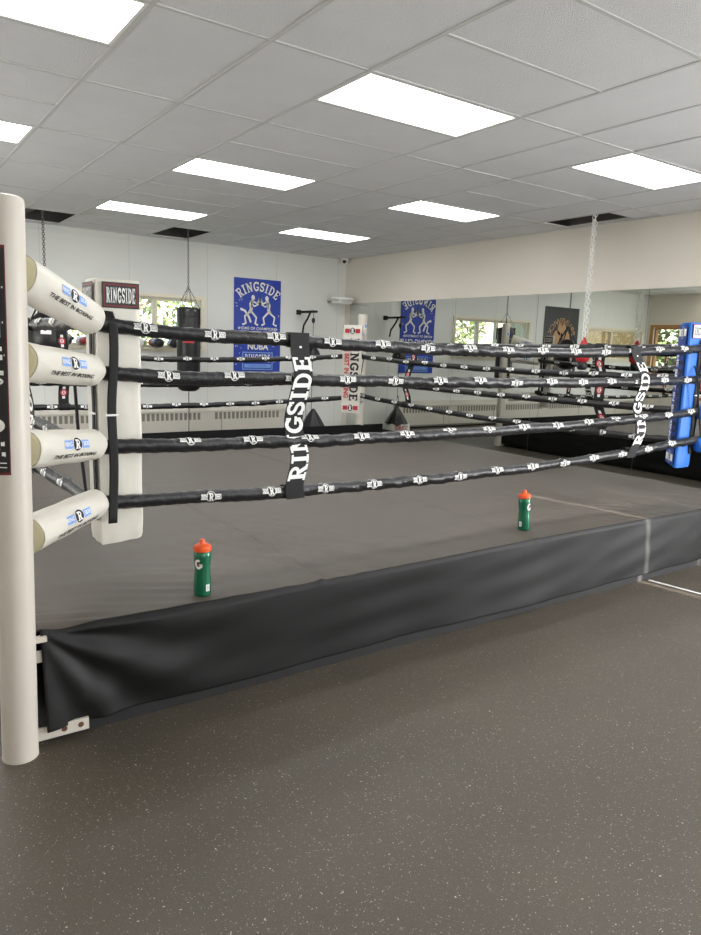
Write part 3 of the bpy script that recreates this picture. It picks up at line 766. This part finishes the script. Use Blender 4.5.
# spacers
def spacer(si, u, lab, red, wav):
    p0, p1, out, nm, wd = sides[si]
    x, y = p0[0]+(p1[0]-p0[0])*u, p0[1]+(p1[1]-p0[1])*u
    dr = Vector((p1[0]-p0[0], p1[1]-p0[1], 0)).normalized(); ov = Vector((out[0], out[1], 0))
    zt = rope_z(si, 0, u)+.035; zb = rope_z(si, 3, u)-.035
    t = thing('rope_spacer', lab, 'rope strap', (x, y, 0), 0, 'vertical straps joining the ropes')
    def sv(px, z, lift):
        v = (z-zb)/(zt-zb)
        w_ = 0
        for (c, am, wd_) in wav: w_ += am*math.exp(-((v-c)/wd_)**2)
        bul = .034+.022*math.sin(v*9+1)*math.sin(v*PI)
        q = Vector((x, y, z))+dr*(px+w_)+ov*(bul+lift)
        return (q.x, q.y, q.z)
    for sg_ in (1, -1):
        pass
    hw = .052
    b = MB()
    for lf_, fl in ((0, si in (1, 2)), (-.003, si not in (1, 2))):
        b.grid(4, 50, lambda a, v: sv(-hw+2*hw*a, zb+(zt-zb)*v, lf_), 'web', flip=fl)
    # loops around the top and bottom rope
    for zc in (rope_z(si, 0, u), rope_z(si, 3, u)):
        w_ = sv(0, zc, 0); wo = Vector(w_)-Vector((x, y, zc)); sh = wo.dot(dr)
        pts = [Vector((x, y, zc))+dr*sh+ov*(.034*math.cos(q))+Vector((0, 0, .036*math.sin(q))) for q in [2*PI*i/16 for i in range(16)]]
        vv = [tuple(p-dr*hw) for p in pts]+[tuple(p+dr*hw) for p in pts]
        b.add(vv, [(i, (i+1) % 16, 16+(i+1) % 16, 16+i) for i in range(16)], 'web')
    mid = (zt+zb)/2; s_ = 1 if si in (0, 1) else -1
    Lh = (zt-zb)*.75
    if red in (0, 1):
        tr = slab('RINGSIDE', Lh, .098, fat=1.05, gap=.06)
        b.flat(([(-q, p) for p, q in tr[0]], tr[1]), lambda p, q: sv(p*s_, mid-.01+q, .003), 'print_w')
        b.flat(rect(-.005, -.005, .008, .005), lambda p, q: sv(p*s_, zt-.068+q, .003), 'print_w')
    if red in (1,):
        # inward side: red round logos
        for zc in (zb+(zt-zb)*.2, mid, zb+(zt-zb)*.78):
            for tr, k_ in ((rect(-.014, -.062, .014, .062, 1, 2), 'print_w'), (disc(0, 0, .034, .038), 'print_r'), (disc(0, 0, .019, .022), 'print_w'), (slab('R', .024, .03), 'print_r')):
                l = {'print_w': -.0046, 'print_r': -.0054}[k_]
                if len(tr[0]) == 21 and tr[0][1][0] < .025: l = -.0062
                if k_ == 'print_r' and len(tr[0]) != 21: l = -.007
                b.flat(tr, lambda p, q, zc=zc, l=l: sv(-p*s_, zc+q, l), k_)
    b.build('webbing', t, loc=(x, y, 0))
wf = [(.83, -.005, .1), (.58, .022, .10), (.36, -.028, .13), (.12, .018, .12), (0, -.01, .05)]
wf = [(.76, .016, .07), (.50, -.016, .12), (.27, .018, .08), (.08, -.016, .07)]
spacer(0, .207, 'black hanging strap with white letters between the bottles, left one on near ropes', 1, wf)
spacer(0, .808, 'black hanging strap with white letters next to the blue corner pad', 1, [(.95, -.09, .12), (.66, .03, .12), (.28, .07, .14), (0, -.03, .12)])
spacer(1, .20, 'black strap with red round logos on mirror-side ropes, below hanging red ball', 1, [(.8, .05, .12), (.5, .0, .1), (.15, -.05, .1)])
spacer(1, .775, 'black strap with red logos on mirror-side ropes, beside blue banner reflection', 1, [(.75, -.06, .12), (.3, .05, .12)])
spacer(2, .21, 'black strap with red logos on far ropes, left, behind white cushions', 1, [(.5, .03, .2)])
spacer(2, .815, 'strap joining the far ropes behind the near lettered strap', 1, [(.4, -.03, .2)])
spacer(3, .24, 'white-lettered strap on the left side ropes beside the foreground post', 1, [(.5, .04, .2)])
spacer(3, .77, 'strap on the left side ropes farther from the foreground post', 1, [(.5, -.03, .2)])

# ------------------------------------------------------------ hanging bags and chains
def chain(b, x, y, z0, z1, link=.042, r=.0035, w_=.012, key='chain', off=0):
    n = int((z1-z0)/(link*.72)); st = (z1-z0)/max(1, n)
    for i in range(n+1):
        zc = z0+st*i; a = (PI/2)*(i % 2)+off; pts = []
        for k in range(10):
            q = 2*PI*k/10; c, s_ = math.cos(q), math.sin(q)
            pts.append((x+w_*c*math.cos(a), y+w_*c*math.sin(a), zc+link*.5*s_))
        b.tube(pts, r, key, n=5, closed=True)
def rod(b, p, q, r, key): b.tube([p, q], r, key, 8)
# long heavy bag
bx, by = 2.76, 5.76
t = thing('heavy_bag', 'long cylindrical black leather punching bag on chains before the window', 'punching bag', (bx, by, .8))
b = MB(); R = .165
prof = [(.02, .80), (.10, .805), (.145, .83), (R, .875), (R, 1.93), (R-.012, 1.965), (.13, 1.985), (.12, 1.975), (.02, 1.97)]
b.lathe(prof, 'leather', 36, (bx, by, 0)); b.build('body', t, loc=(bx, by, .8))
b = MB()
for i in range(4):
    a = PI/4+i*PI/2; c, s_ = math.cos(a), math.sin(a)
    b.tube([(bx+(R+.004)*c-.0*s_, by+(R+.004)*s_, 1.75), (bx+(R+.004)*c, by+(R+.004)*s_, 1.98)], .012, 'web', 8)
for zz in (1.22, 1.60, 1.86):
    b.tube([(bx+(R+.001)*math.cos(q), by+(R+.001)*math.sin(q), zz) for q in [2*PI*i/36 for i in range(36)]], .004, 'web', 6, closed=True)
b.build('strap', t, loc=(bx, by, .8))
b = MB()
for i in range(4):
    a = PI/4+i*PI/2; p = Vector((bx+R*math.cos(a), by+R*math.sin(a), 1.98)); q = Vector((bx, by, 2.27))
    for j in range(8):
        m_ = p.lerp(q, j/8+.06); d = (q-p).normalized(); sd_ = d.cross(Vector((0, 0, 1))).normalized()
        if j % 2: sd_ = d.cross(sd_)
        b.tube([tuple(m_+d*.026*math.sin(k*PI/5)+sd_*.009*math.cos(k*PI/5)) for k in range(10)], .0028, 'chain', 5, closed=True)
chain(b, bx, by, 2.28, 3.55); b.build('chain', t, loc=(bx, by, .8))
b = MB(); d2 = Vector((-1.235-bx, -4.04-by, 0)).normalized(); a0 = math.atan2(d2.y, d2.x)
def bagf(px, py, lift): a = a0+px/R; return (bx+(R+.001+lift)*math.cos(a), by+(R+.001+lift)*math.sin(a), 1.545+py)
b.flat(slab('RINGSIDE', .22, .085), lambda p, q: bagf(p, q+.02, .001), 'print_w')
b.flat(rect(-.08, -.055, .08, -.03, 6), lambda p, q: bagf(p, q, .001), 'print_r')
b.build('chest_logo', t, loc=(bx, by, .8))
b = MB(); rod(b, (bx, by, .80), (bx, by, .62), .006, 'web'); chain(b, bx, by, .45, .62); rod(b, (bx, by, .44), (bx, by, .02), .005, 'web'); b.lathe([(.03, 0), (.03, .02)], 'steel', 12, (bx, by, 0)); b.build('floor_tether', t, loc=(bx, by, .8))
# round wrecking-ball bag
bx, by = .86, 5.79
t = thing('ball_bag', 'large round black leather punching bag, partly hidden behind the white cushions', 'punching bag', (bx, by, 1.25))
b = MB(); b.lathe([(.02, 1.20), (.12, 1.21), (.20, 1.27), (.255, 1.38), (.27, 1.50), (.245, 1.62), (.18, 1.72), (.12, 1.79), (.07, 1.82), (.02, 1.825)], 'leather', 32, (bx, by, 0)); b.build('body', t, loc=(bx, by, 1.25))
b = MB()
for i in range(4):
    a = i*PI/2+.4; c, s_ = math.cos(a), math.sin(a)
    b.tube([(bx+.26*c, by+.26*s_, 1.58), (bx+.2*c, by+.2*s_, 1.74), (bx+.09*c, by+.09*s_, 1.95), (bx+.01*c, by+.01*s_, 2.08)], .011, 'web', 8)
b.build('strap', t, loc=(bx, by, 1.25))
b = MB(); chain(b, bx, by, 2.1, 3.55, r=.005, w_=.015); b.build('chain', t, loc=(bx, by, 1.25))
b = MB(); d2 = Vector((-1.235-bx, -4.04-by, 0)).normalized(); a0 = math.atan2(d2.y, d2.x)
def bf(px, py, lift): a = a0+px/.26; r = .268+lift; return (bx+r*math.cos(a), by+r*math.sin(a), 1.53+py)
b.flat(rect(-.07, .01, .05, .06, 5), lambda p, q: bf(p, q, .002), 'print_w'); b.build('tag', t, loc=(bx, by, 1.25))
# red ball on double chain beside the mirror
bx, by = 5.50, 1.08
t = thing('slip_bag', 'small red and black teardrop bag hanging on a double chain by mirror', 'punching bag', (bx, by, 1.45))
b = MB(); b.lathe([(.004, 1.71), (.014, 1.70), (.028, 1.67), (.048, 1.62), (.064, 1.56), (.076, 1.51), (.075, 1.47), (.056, 1.44), (.02, 1.432)][::-1], 'vred', 24, (bx, by, 0)); b.build('body', t, loc=(bx, by, 1.45))
b = MB()
b.ell((bx+.075, by-.01, 1.585), .05, .075, .065, 'leather'); b.lathe([(.04, 1.35), (.055, 1.37), (.055, 1.425), (.045, 1.44)], 'leather', 16, (bx, by, 0)); b.build('black_panel', t, loc=(bx, by, 1.45))
b = MB(); chain(b, bx-.016, by, 1.71, 3.55, r=.005, w_=.019, link=.07, key='chain_light'); chain(b, bx+.026, by+.012, 1.74, 3.55, r=.005, w_=.019, link=.07, off=.7, key='chain_light'); b.build('chain', t, loc=(bx, by, 1.45))
# ceiling oddments in the open cells: fallen tile edges
for (x0, nm_) in ((.62, 'a'), (2.45, 'b')):
    b = MB(); b.add([(x0, 5.5, H+.02), (x0+.28, 5.5, H+.13), (x0+.28, 6.58, H+.13), (x0, 6.58, H+.02), (x0, 5.5, H+.035), (x0+.28, 5.5, H+.145), (x0+.28, 6.58, H+.145), (x0, 6.58, H+.035)],
        [(0, 1, 2, 3), (7, 6, 5, 4), (0, 4, 5, 1), (1, 5, 6, 2), (2, 6, 7, 3), (3, 7, 4, 0)], 'insul')
    b.box(x0+.02, 5.9, H+.3, x0+.6, 5.96, H+.4, 'steel')
    o = b.build('loose_tile', smooth=False); o['kind'] = 'structure'

# ------------------------------------------------------------ wall bracket with double-end bag
t = thing('bag_bracket', 'black steel wall bracket holding a cord and small teardrop bag', 'bracket', (5.06, 6.6, 1.7))
o_ = (5.06, 6.6, 1.7)
b = MB(); b.box(5.025, 6.585, 2.02, 5.115, 6.6, 2.10, 'web'); b.build('wall_plate', t, smooth=False, loc=o_)
b = MB(); b.box(5.03, 6.05, 2.045, 5.11, 6.59, 2.08, 'web'); b.build('arm', t, smooth=False, loc=o_)
b = MB(); b.tube([(5.07, 6.22, 2.05), (5.07, 6.30, 1.95), (5.07, 6.42, 1.84), (5.07, 6.45, 1.72)], .016, 'web', 8); b.build('brace', t, loc=o_)
b = MB(); b.tube([(5.08, 6.13, 2.045), (5.08, 6.13, .46)], .004, 'web', 6); b.ell((5.08, 6.13, 1.92), .03, .03, .045, 'leather'); b.build('cord', t, loc=o_)
b = MB(); b.lathe([(.01, 1.25), (.07, 1.27), (.115, 1.31), (.13, 1.36), (.11, 1.42), (.06, 1.48), (.03, 1.53), (.012, 1.56)], 'leather', 24, (5.08, 6.13, 0)); b.build('teardrop_bag', t, loc=o_)
b = MB(); b.tube([(5.08, 6.13, .62), (5.05, 6.15, .66), (5.02, 6.17, .63), (5.0, 6.18, .5), (5.0, 6.16, .30)], .005, 'web', 6); b.build('loose_cord', t, loc=o_)
t = thing('anchor_weight', 'black tent-shaped floor weight under the teardrop bag', 'weight', (5.1, 6.1, 0))
b = MB(); n8 = 8
b.lathe([(.22, .16), (.21, .18), (.12, .33), (.03, .46), (.012, .47)], 'leather', n8, (0, 0, 0)); b.build('cover', t, smooth=False)
b = MB()
vv = []
for i in range(32):
    a = 2*PI*i/32; r = .25+.012*math.sin(a*8); vv.append((r*math.cos(a), r*math.sin(a), 0))
for i in range(32):
    a = 2*PI*i/32; r = .245; vv.append((r*math.cos(a), r*math.sin(a), .15+.025*math.sin(a*8)))
b.add(vv, [(i, (i+1) % 32, 32+(i+1) % 32, 32+i) for i in range(32)]+[tuple(32+i for i in range(32))], 'print_w')
def wf_(px, py, l): a = math.radians(-75)+px/.26; return ((.262+l)*math.cos(a), (.262+l)*math.sin(a), .10+py)
b.flat(text('STRIKE', .11, .01, .8), lambda p, q: wf_(p, q, 0), 'print_r'); b.build('base_bag', t)
# round speed bag platform in the corner
t = thing('speed_bag_platform', 'white round speed bag platform mounted high in the far corner', 'speed bag platform', (5.77, 6.32, 2.26))
b = MB(); b.lathe([(.195, .03), (.20, .035), (.20, .07), (.195, .075)], 'plastic', 40); b.build('drum', t)
b = MB(); b.box(-.14, -.1, -.02, .14, .12, .03, 'plastic'); b.box(-.12, .12, -.01, -.09, .3, .03, 'steel'); b.box(.09, .12, -.01, .12, .3, .03, 'steel'); b.build('mount', t, smooth=False)
t = thing('security_camera', 'small white dome camera under the ceiling in the far corner', 'camera', (5.86, 6.42, H-.012))
b = MB(); b.lathe([(.03, -.10), (.05, -.085), (.06, -.05), (.065, -.02), (.065, 0)], 'plastic', 24); b.build('base', t)
b = MB(); b.ell((-.028, -.035, -.06), .032, .032, .03, 'print_b'); b.build('lens_dome', t)
b = MB(); b.box(-.035, -.006, -.055, .035, 0, .055, 'plastic'); b.box(-.012, -.008, .01, .012, -.006, .035, 'fixture'); b.box(-.012, -.008, -.035, .012, -.006, -.01, 'fixture')
o = b.build('wall_outlet', smooth=False); o.location = (5.78, YW, .47); tag(o, 'white electrical outlet low on the wall by the far corner', 'outlet')

# ------------------------------------------------------------ heater along the back wall
t = thing('baseboard_heater', 'long cream baseboard radiator with vent slots under the windows', 'heater', (.8, 6.5, 0)); o_ = (.8, 6.5, 0)
b = MB(); b.box(-3.1, 6.47, .05, 4.78, 6.6, .44, 'heater'); b.add([(-3.1, 6.45, .44), (4.78, 6.45, .44), (4.78, 6.6, .52), (-3.1, 6.6, .52), (-3.1, 6.45, .425), (4.78, 6.45, .425)], [(0, 1, 2, 3), (4, 5, 1, 0)], 'heater')
b.add([(4.78, 6.45, .425), (4.78, 6.6, .425), (4.78, 6.6, .52), (4.78, 6.45, .44)], [(0, 1, 2, 3)], 'heater')
x = 4.6
k = 0
while x > -3.0:
    if k % 19 < 16: b.box(x, 6.467, .30, x+.045, 6.4705, .41, 'slot')
    x -= .074; k += 1
for xx in (-2, -.6, .8, 2.2, 3.6): b.box(xx, 6.466, .05, xx+.008, 6.4705, .44, 'slot')
b.build('cabinet', t, smooth=False, loc=o_)
b = MB(); b.box(-3.1, 6.46, .03, 4.78, 6.475, .06, 'slot'); b.build('kick_strip', t, smooth=False, loc=o_)

# ------------------------------------------------------------ banners
def fig(pts, w_): return stroke(pts, w_)
t = thing('blue_banner', 'blue vinyl boxing banner with white print taped on the far wall', 'banner', (4.29, 6.585, 1.8)); o_ = (4.29, 6.585, 1.8)
x0, x1, z0, z1 = 3.865, 4.715, 1.055, 2.545
b = MB(); b.grid(24, 40, lambda u, v: (x0+(x1-x0)*u, 6.588-.006*math.sin(u*7+v*3)*math.sin(v*9), z0+(z1-z0)*v), 'poster')
b.grid(4, 4, lambda u, v: (x0+(x1-x0)*u, 6.596, z0+(z1-z0)*v), 'poster')
F = lambda x_, y_: (x_+4.29, 6.573, y_)
Rr = .55
def arcw(tr, cx_, cz, R_): return [(cx_+(R_+q)*math.sin(p/R_), cz+(R_+q)*math.cos(p/R_)) for p, q in tr[0]], tr[1]
b.flat(arcw(slab('RINGSIDE', .82, .15, fat=1.0, gap=.12), 0, 2.425-Rr, Rr), F, 'print_w')
# two boxers in line work
for sg_, cx_ in ((1, -.07), (-1, .13)):
    q = lambda x_, z_: ((cx_+sg_*x_)*1.05, 1.81+(z_-1.69)*.80)
    b.flat(disc(*q(-.02, 2.235), .032, .042, 14), F, 'print_w')
    for pts, w_ in (([q(-.02, 2.19), q(-.06, 2.10), q(-.05, 2.0), q(-.08, 1.93)], .055), ([q(-.03, 2.17), q(.05, 2.12), q(.08, 2.19)], .028), ([q(-.05, 2.15), q(.0, 2.06), q(.09, 2.12)], .024),
                    ([q(-.06, 1.96), q(-.16, 1.86), q(-.14, 1.72), q(-.20, 1.69)], .032), ([q(-.05, 1.96), q(.04, 1.84), q(.02, 1.72), q(.07, 1.69)], .032)):
        b.flat(stroke(pts, w_), F, 'print_w')
    b.flat(disc(*q(.095, 2.2), .028, .028, 12), F, 'print_w'); b.flat(disc(*q(.105, 2.12), .026, .026, 12), F, 'print_w')
    b.flat(stroke([q(-.055, 2.16), q(-.045, 2.02)], .018), F, 'poster')
b.flat(stroke([(-.32, 2.06), (-.24, 2.03), (-.17, 1.94), (-.13, 1.85)], .035), F, 'print_w')
b.flat(shift(text('HOME OF CHAMPIONS', .066, .012), 0, 1.752), F, 'print_w')
for sx_ in (-.35, .35): b.flat(disc(sx_, 1.752, .014, .014, 5), F, 'print_w')
b.flat(shift(text('BOXING CLUB', .135, .03), 0, 1.64), F, 'print_w')
b.flat(shift(text('NUBA', .14, .03), 0, 1.46), F, 'print_w')
b.flat(rect(-.28, 1.085, .28, 1.375), F, 'print_lb')
F2 = lambda x_, y_: (x_+4.29, 6.572, y_)
b.flat(rect(-.262, 1.103, .262, 1.357), F2, 'poster'); b.flat(shift(slab('RINGSIDE', .47, .13), 0, 1.275), lambda x_, y_: (x_+4.29, 6.571, y_), 'print_w')
b.flat(rect(-.245, 1.12, .245, 1.18), lambda x_, y_: (x_+4.29, 6.571, y_), 'print_lb'); b.flat(shift(text('THE BEST IN BOXING', .036, .002), 0, 1.15), lambda x_, y_: (x_+4.29, 6.570, y_), 'poster')
rs = random.Random(4)
for _ in range(26):
    px, pz = rs.choice([rs.uniform(-.40, -.28), rs.uniform(.3, .4)]), rs.uniform(1.12, 2.2)
    b.flat(stroke([(px, pz), (px+rs.uniform(-.03, .03), pz+rs.uniform(-.035, .035))], .007), F, 'print_w')
b.build('sheet', t, loc=o_, angle=180)
t = thing('black_banner', 'black banner with tan boxing gloves, seen reversed in the mirror', 'banner', (.10, 6.585, 2.0)); o_ = (.10, 6.585, 2.0)
x0, x1, z0, z1 = -.49, .68, 1.0, 2.54
b = MB(); b.grid(10, 14, lambda u, v: (x0+(x1-x0)*u, 6.59-.006*math.sin(u*6+v*4), z0+(z1-z0)*v), 'pblack'); b.grid(4, 4, lambda u, v: (x0+(x1-x0)*u, 6.598, z0+(z1-z0)*v), 'pblack')
F = lambda x_, y_: (x_+.095, 6.578, y_)
b.flat(arcw(text('BRUNSWICK', .18, .006, 1.05), 0, 1.82, .42), F, 'tan')
b.flat(shift(text('BOXING CLUB', .10, .004, 1.0), 0, 1.28), F, 'tan')
for sg_ in (-1, 1):
    b.flat(([(x_*.8+sg_*.15, y_) for x_, y_ in disc(0, 1.78, .19, .26, 24)[0]], disc(0, 0, 1, 1, 24)[1]), F, 'tan')
    b.flat(shift(disc(0, 0, .075, .13, 16), sg_*.07, 2.06), F, 'tan')
    b.flat(shift(disc(0, 0, .045, .15, 16), sg_*.03, 1.74), lambda x_, y_: (x_+.095, 6.577, y_), 'darktan')
    b.flat(stroke([(sg_*.2, 1.62), (sg_*.10, 1.56), (sg_*.05, 1.62)], .025), lambda x_, y_: (x_+.095, 6.577, y_), 'darktan')
b.build('sheet', t, loc=o_, angle=180)

# ------------------------------------------------------------ gloves and headgear on the sill
def glove(x, y, z, rz, body, cuff, lab, s=1.0):
    t = thing('boxing_glove', lab, 'boxing glove', (x, y, z), rz, 'gloves on the window sill')
    b = MB(); N = 14; vv = []; n_ = 16
    prof = [(-.02, .046, .040), (.02, .050, .046), (.06, .060, .056), (.10, .066, .062), (.14, .062, .058), (.165, .046, .042), (.178, .018, .016)]
    for (px, ry, rz_) in prof:
        for j in range(n_):
            q = 2*PI*j/n_; vv.append((px*s, ry*s*math.cos(q), .062*s+rz_*s*math.sin(q)))
    b.add(vv, [(i*n_+j, i*n_+(j+1) % n_, (i+1)*n_+(j+1) % n_, (i+1)*n_+j) for i in range(len(prof)-1) for j in range(n_)]+[tuple((len(prof)-1)*n_+j for j in range(n_)), tuple(range(n_))[::-1]], body)
    b.build('fist', t, angle=180)
    b = MB(); b.tube([(.02*s, .045*s, .08*s), (.06*s, .066*s, .085*s), (.10*s, .062*s, .082*s), (.125*s, .045*s, .078*s)], [.014*s, .022*s, .022*s, .01*s], body, 10); b.build('thumb', t)
    b = MB(); b.tube([(-.085*s, 0, .06*s), (-.08*s, 0, .06*s), (-.02*s, 0, .06*s)], [.044*s, .05*s, .044*s], cuff, 18); b.build('cuff', t)
    return t
gs = [(1.30, 'leather', 'vred', 'leftmost'), (1.52, 'vred', 'print_w', 'red'), (1.78, 'leather', 'print_r', 'red-cuffed black'), (2.34, 'print_w', 'leather', 'white'), (2.56, 'leather', 'print_r', 'black and red, right of the white one,'), (2.84, 'leather', 'leather', 'all black'), (3.12, 'leather', 'leather', 'black, rightmost,')]
for i, (gx, b_, c_, wd) in enumerate(gs):
    glove(gx, YW+.0, 1.401, -PI/2 + random.uniform(-.5, .5), b_, c_, '%s boxing glove lying on the cream window sill' % wd, 1.15)
# red poster card
# ------------------------------------------------------------ bottles
def bottle(x, y, rz, lab, tilt=0, bar_=1.15):
    t = thing('sports_bottle', lab, 'bottle', (x, y, canvas_z(x, y)), rz, 'sports bottles'); t.rotation_euler = (0, tilt, rz)
    b = MB(); pr_ = [(.030, 0), (.036, .004), (.0375, .015), (.0375, .06), (.0355, .09), (.0335, .115), (.034, .135), (.0365, .155), (.0375, .175), (.0365, .192), (.033, .197)]
    b.lathe(pr_, 'bottle', 36); b.build('body', t)
    b = MB(); b.lathe([(.035, .197), (.037, .199), (.037, .215), (.035, .220), (.025, .227), (.012, .230), (.011, .232), (.0115, .240), (.009, .247), (.003, .250)], 'orange', 32)
    for i in range(24):
        a = 2*PI*i/24; b.box(.0368*math.cos(a)-.0012, .0368*math.sin(a)-.0012, .2, .0368*math.cos(a)+.0012, .0368*math.sin(a)+.0012, .214, 'orange')
    b.build('lid', t)
    def cf(a0, r): return lambda px, py, l: ((r+l)*math.cos(a0+px/r), (r+l)*math.sin(a0+px/r), py)
    rad = lambda z: next(r1+(r2-r1)*(z-z1)/(z2-z1) for (r1, z1), (r2, z2) in zip(pr_, pr_[1:]) if z1 <= z <= z2)
    # G emblem
    a0 = PI
    f = lambda px, py, l: ((rad(py)+l)*math.cos(a0+px/.035), (rad(py)+l)*math.sin(a0+px/.035), py)
    b = MB()
    b.flat(shift(stroke(arc(0, 0, .013, .017, 60, 330, 12), .010), 0, .145), lambda p, q: f(p, q, .0006), 'print_w')
    b.flat(shift(stroke([(.003, -.002), (.015, -.002), (.013, -.014)], .007), 0, .145), lambda p, q: f(p, q, .0008), 'print_w')
    b.flat(shift(stroke([(-.002, .012), (-.006, .001), (.004, .002), (-.001, -.010)], .006), 0, .145), lambda p, q: f(p, q, .0012), 'print_r')
    b.build('emblem', t)
    a0 = PI+bar_
    b = MB(); f2 = lambda px, py, l: ((rad(py)+l)*math.cos(a0+px/.0375), (rad(py)+l)*math.sin(a0+px/.0375), py)
    b.flat(rect(-.009, .025, .009, .055, 4), lambda p, q: f2(p, q, .0006), 'print_w')
    for i in range(6): b.flat(rect(-.0065, .029+.0038*i, .0065, .0305+.0038*i, 3), lambda p, q: f2(p, q, .001), 'slot')
    o = b.build('sticker', t); o['label'] = 'small white barcode sticker'
    return t
bottle(-.052, -1.285, math.radians(38), 'green sports bottle with orange lid standing nearer the left post')
bottle(2.105, -1.18, math.radians(98), 'green sports bottle with orange lid standing farther right toward blue pad', math.radians(3), math.radians(-92))

# ------------------------------------------------------------ outside: lawn and trees
b = MB(); b.box(-40, 6.8, -.12, 40, 60, -.02, 'grass'); b.box(-40, -20, -.12, -3.4, 6.8, -.02, 'grass'); b.build('ground_lawn', smooth=False, kind='structure')
def tree(x, y, h, r, lab, key, n, seed):
    rs = random.Random(seed)
    t = thing('tree', lab, 'tree', (x, y, -.02), 0, 'trees outside the windows')
    b = MB(); b.tube([(0, 0, 0), (.1, 0, h*.3), (-.05, .1, h*.55), (.1, 0, h*.85)], [.22, .17, .12, .04], 'bark', 10)
    for i in range(9):
        a = rs.uniform(0, 6.28); z = h*rs.uniform(.15, .6); l = r*rs.uniform(.5, .95)
        b.tube([(0, 0, z), (l*.4*math.cos(a), l*.4*math.sin(a), z+l*.25), (l*math.cos(a+.3), l*math.sin(a+.3), z+l*.35)], [.08, .05, .02], 'bark', 7)
    b.build('trunk', t)
    b = MB()
    for i in range(n):
        a = rs.uniform(0, 6.28); q = math.acos(rs.uniform(-1, 1)); rr = r*rs.uniform(.55, 1)**.6
        c = Vector((rr*math.sin(q)*math.cos(a), rr*math.sin(q)*math.sin(a), h*.55+rr*.9*math.cos(q)*h*.45/r))
        d1 = Vector((rs.uniform(-1, 1), rs.uniform(-1, 1), rs.uniform(-1, 1))).normalized(); d2_ = d1.cross(Vector((rs.uniform(-1, 1), rs.uniform(-1, 1), rs.uniform(-1, 1)))).normalized()
        s_ = rs.uniform(.07, .14)
        b.add([c-d1*s_, c+d2_*s_*.5, c+d1*s_, c-d2_*s_*.5], [(0, 1, 2, 3)], key)
    b.build('foliage', t, smooth=False)
tr = [(-.2, 14, 5.5, 2.3, 'leaf', 'leafy tree outside the far window, left'), (5.0, 15.5, 6, 2.5, 'leaf', 'leafy tree outside the far window, middle'), (10.4, 16, 6, 2.6, 'leaf2', 'dark green tree outside, seen past the long bag'),
      (-8.5, 8.3, 5.5, 2.1, 'leaf', 'bright green tree outside the oak-framed side window'), (-9.8, 13, 5.5, 2.2, 'leaf2', 'darker tree outside the oak-framed side window'), (-8.8, 3.8, 5, 2.0, 'leaf', 'small green tree left outside the side window'),
      (-5.2, 17, 5.5, 2.2, 'leaf', 'farther leafy tree outside the far window')]
for i, (x, y, h, r, k_, lab) in enumerate(tr): tree(x, y, h, r, lab, k_, 2600, i+1)
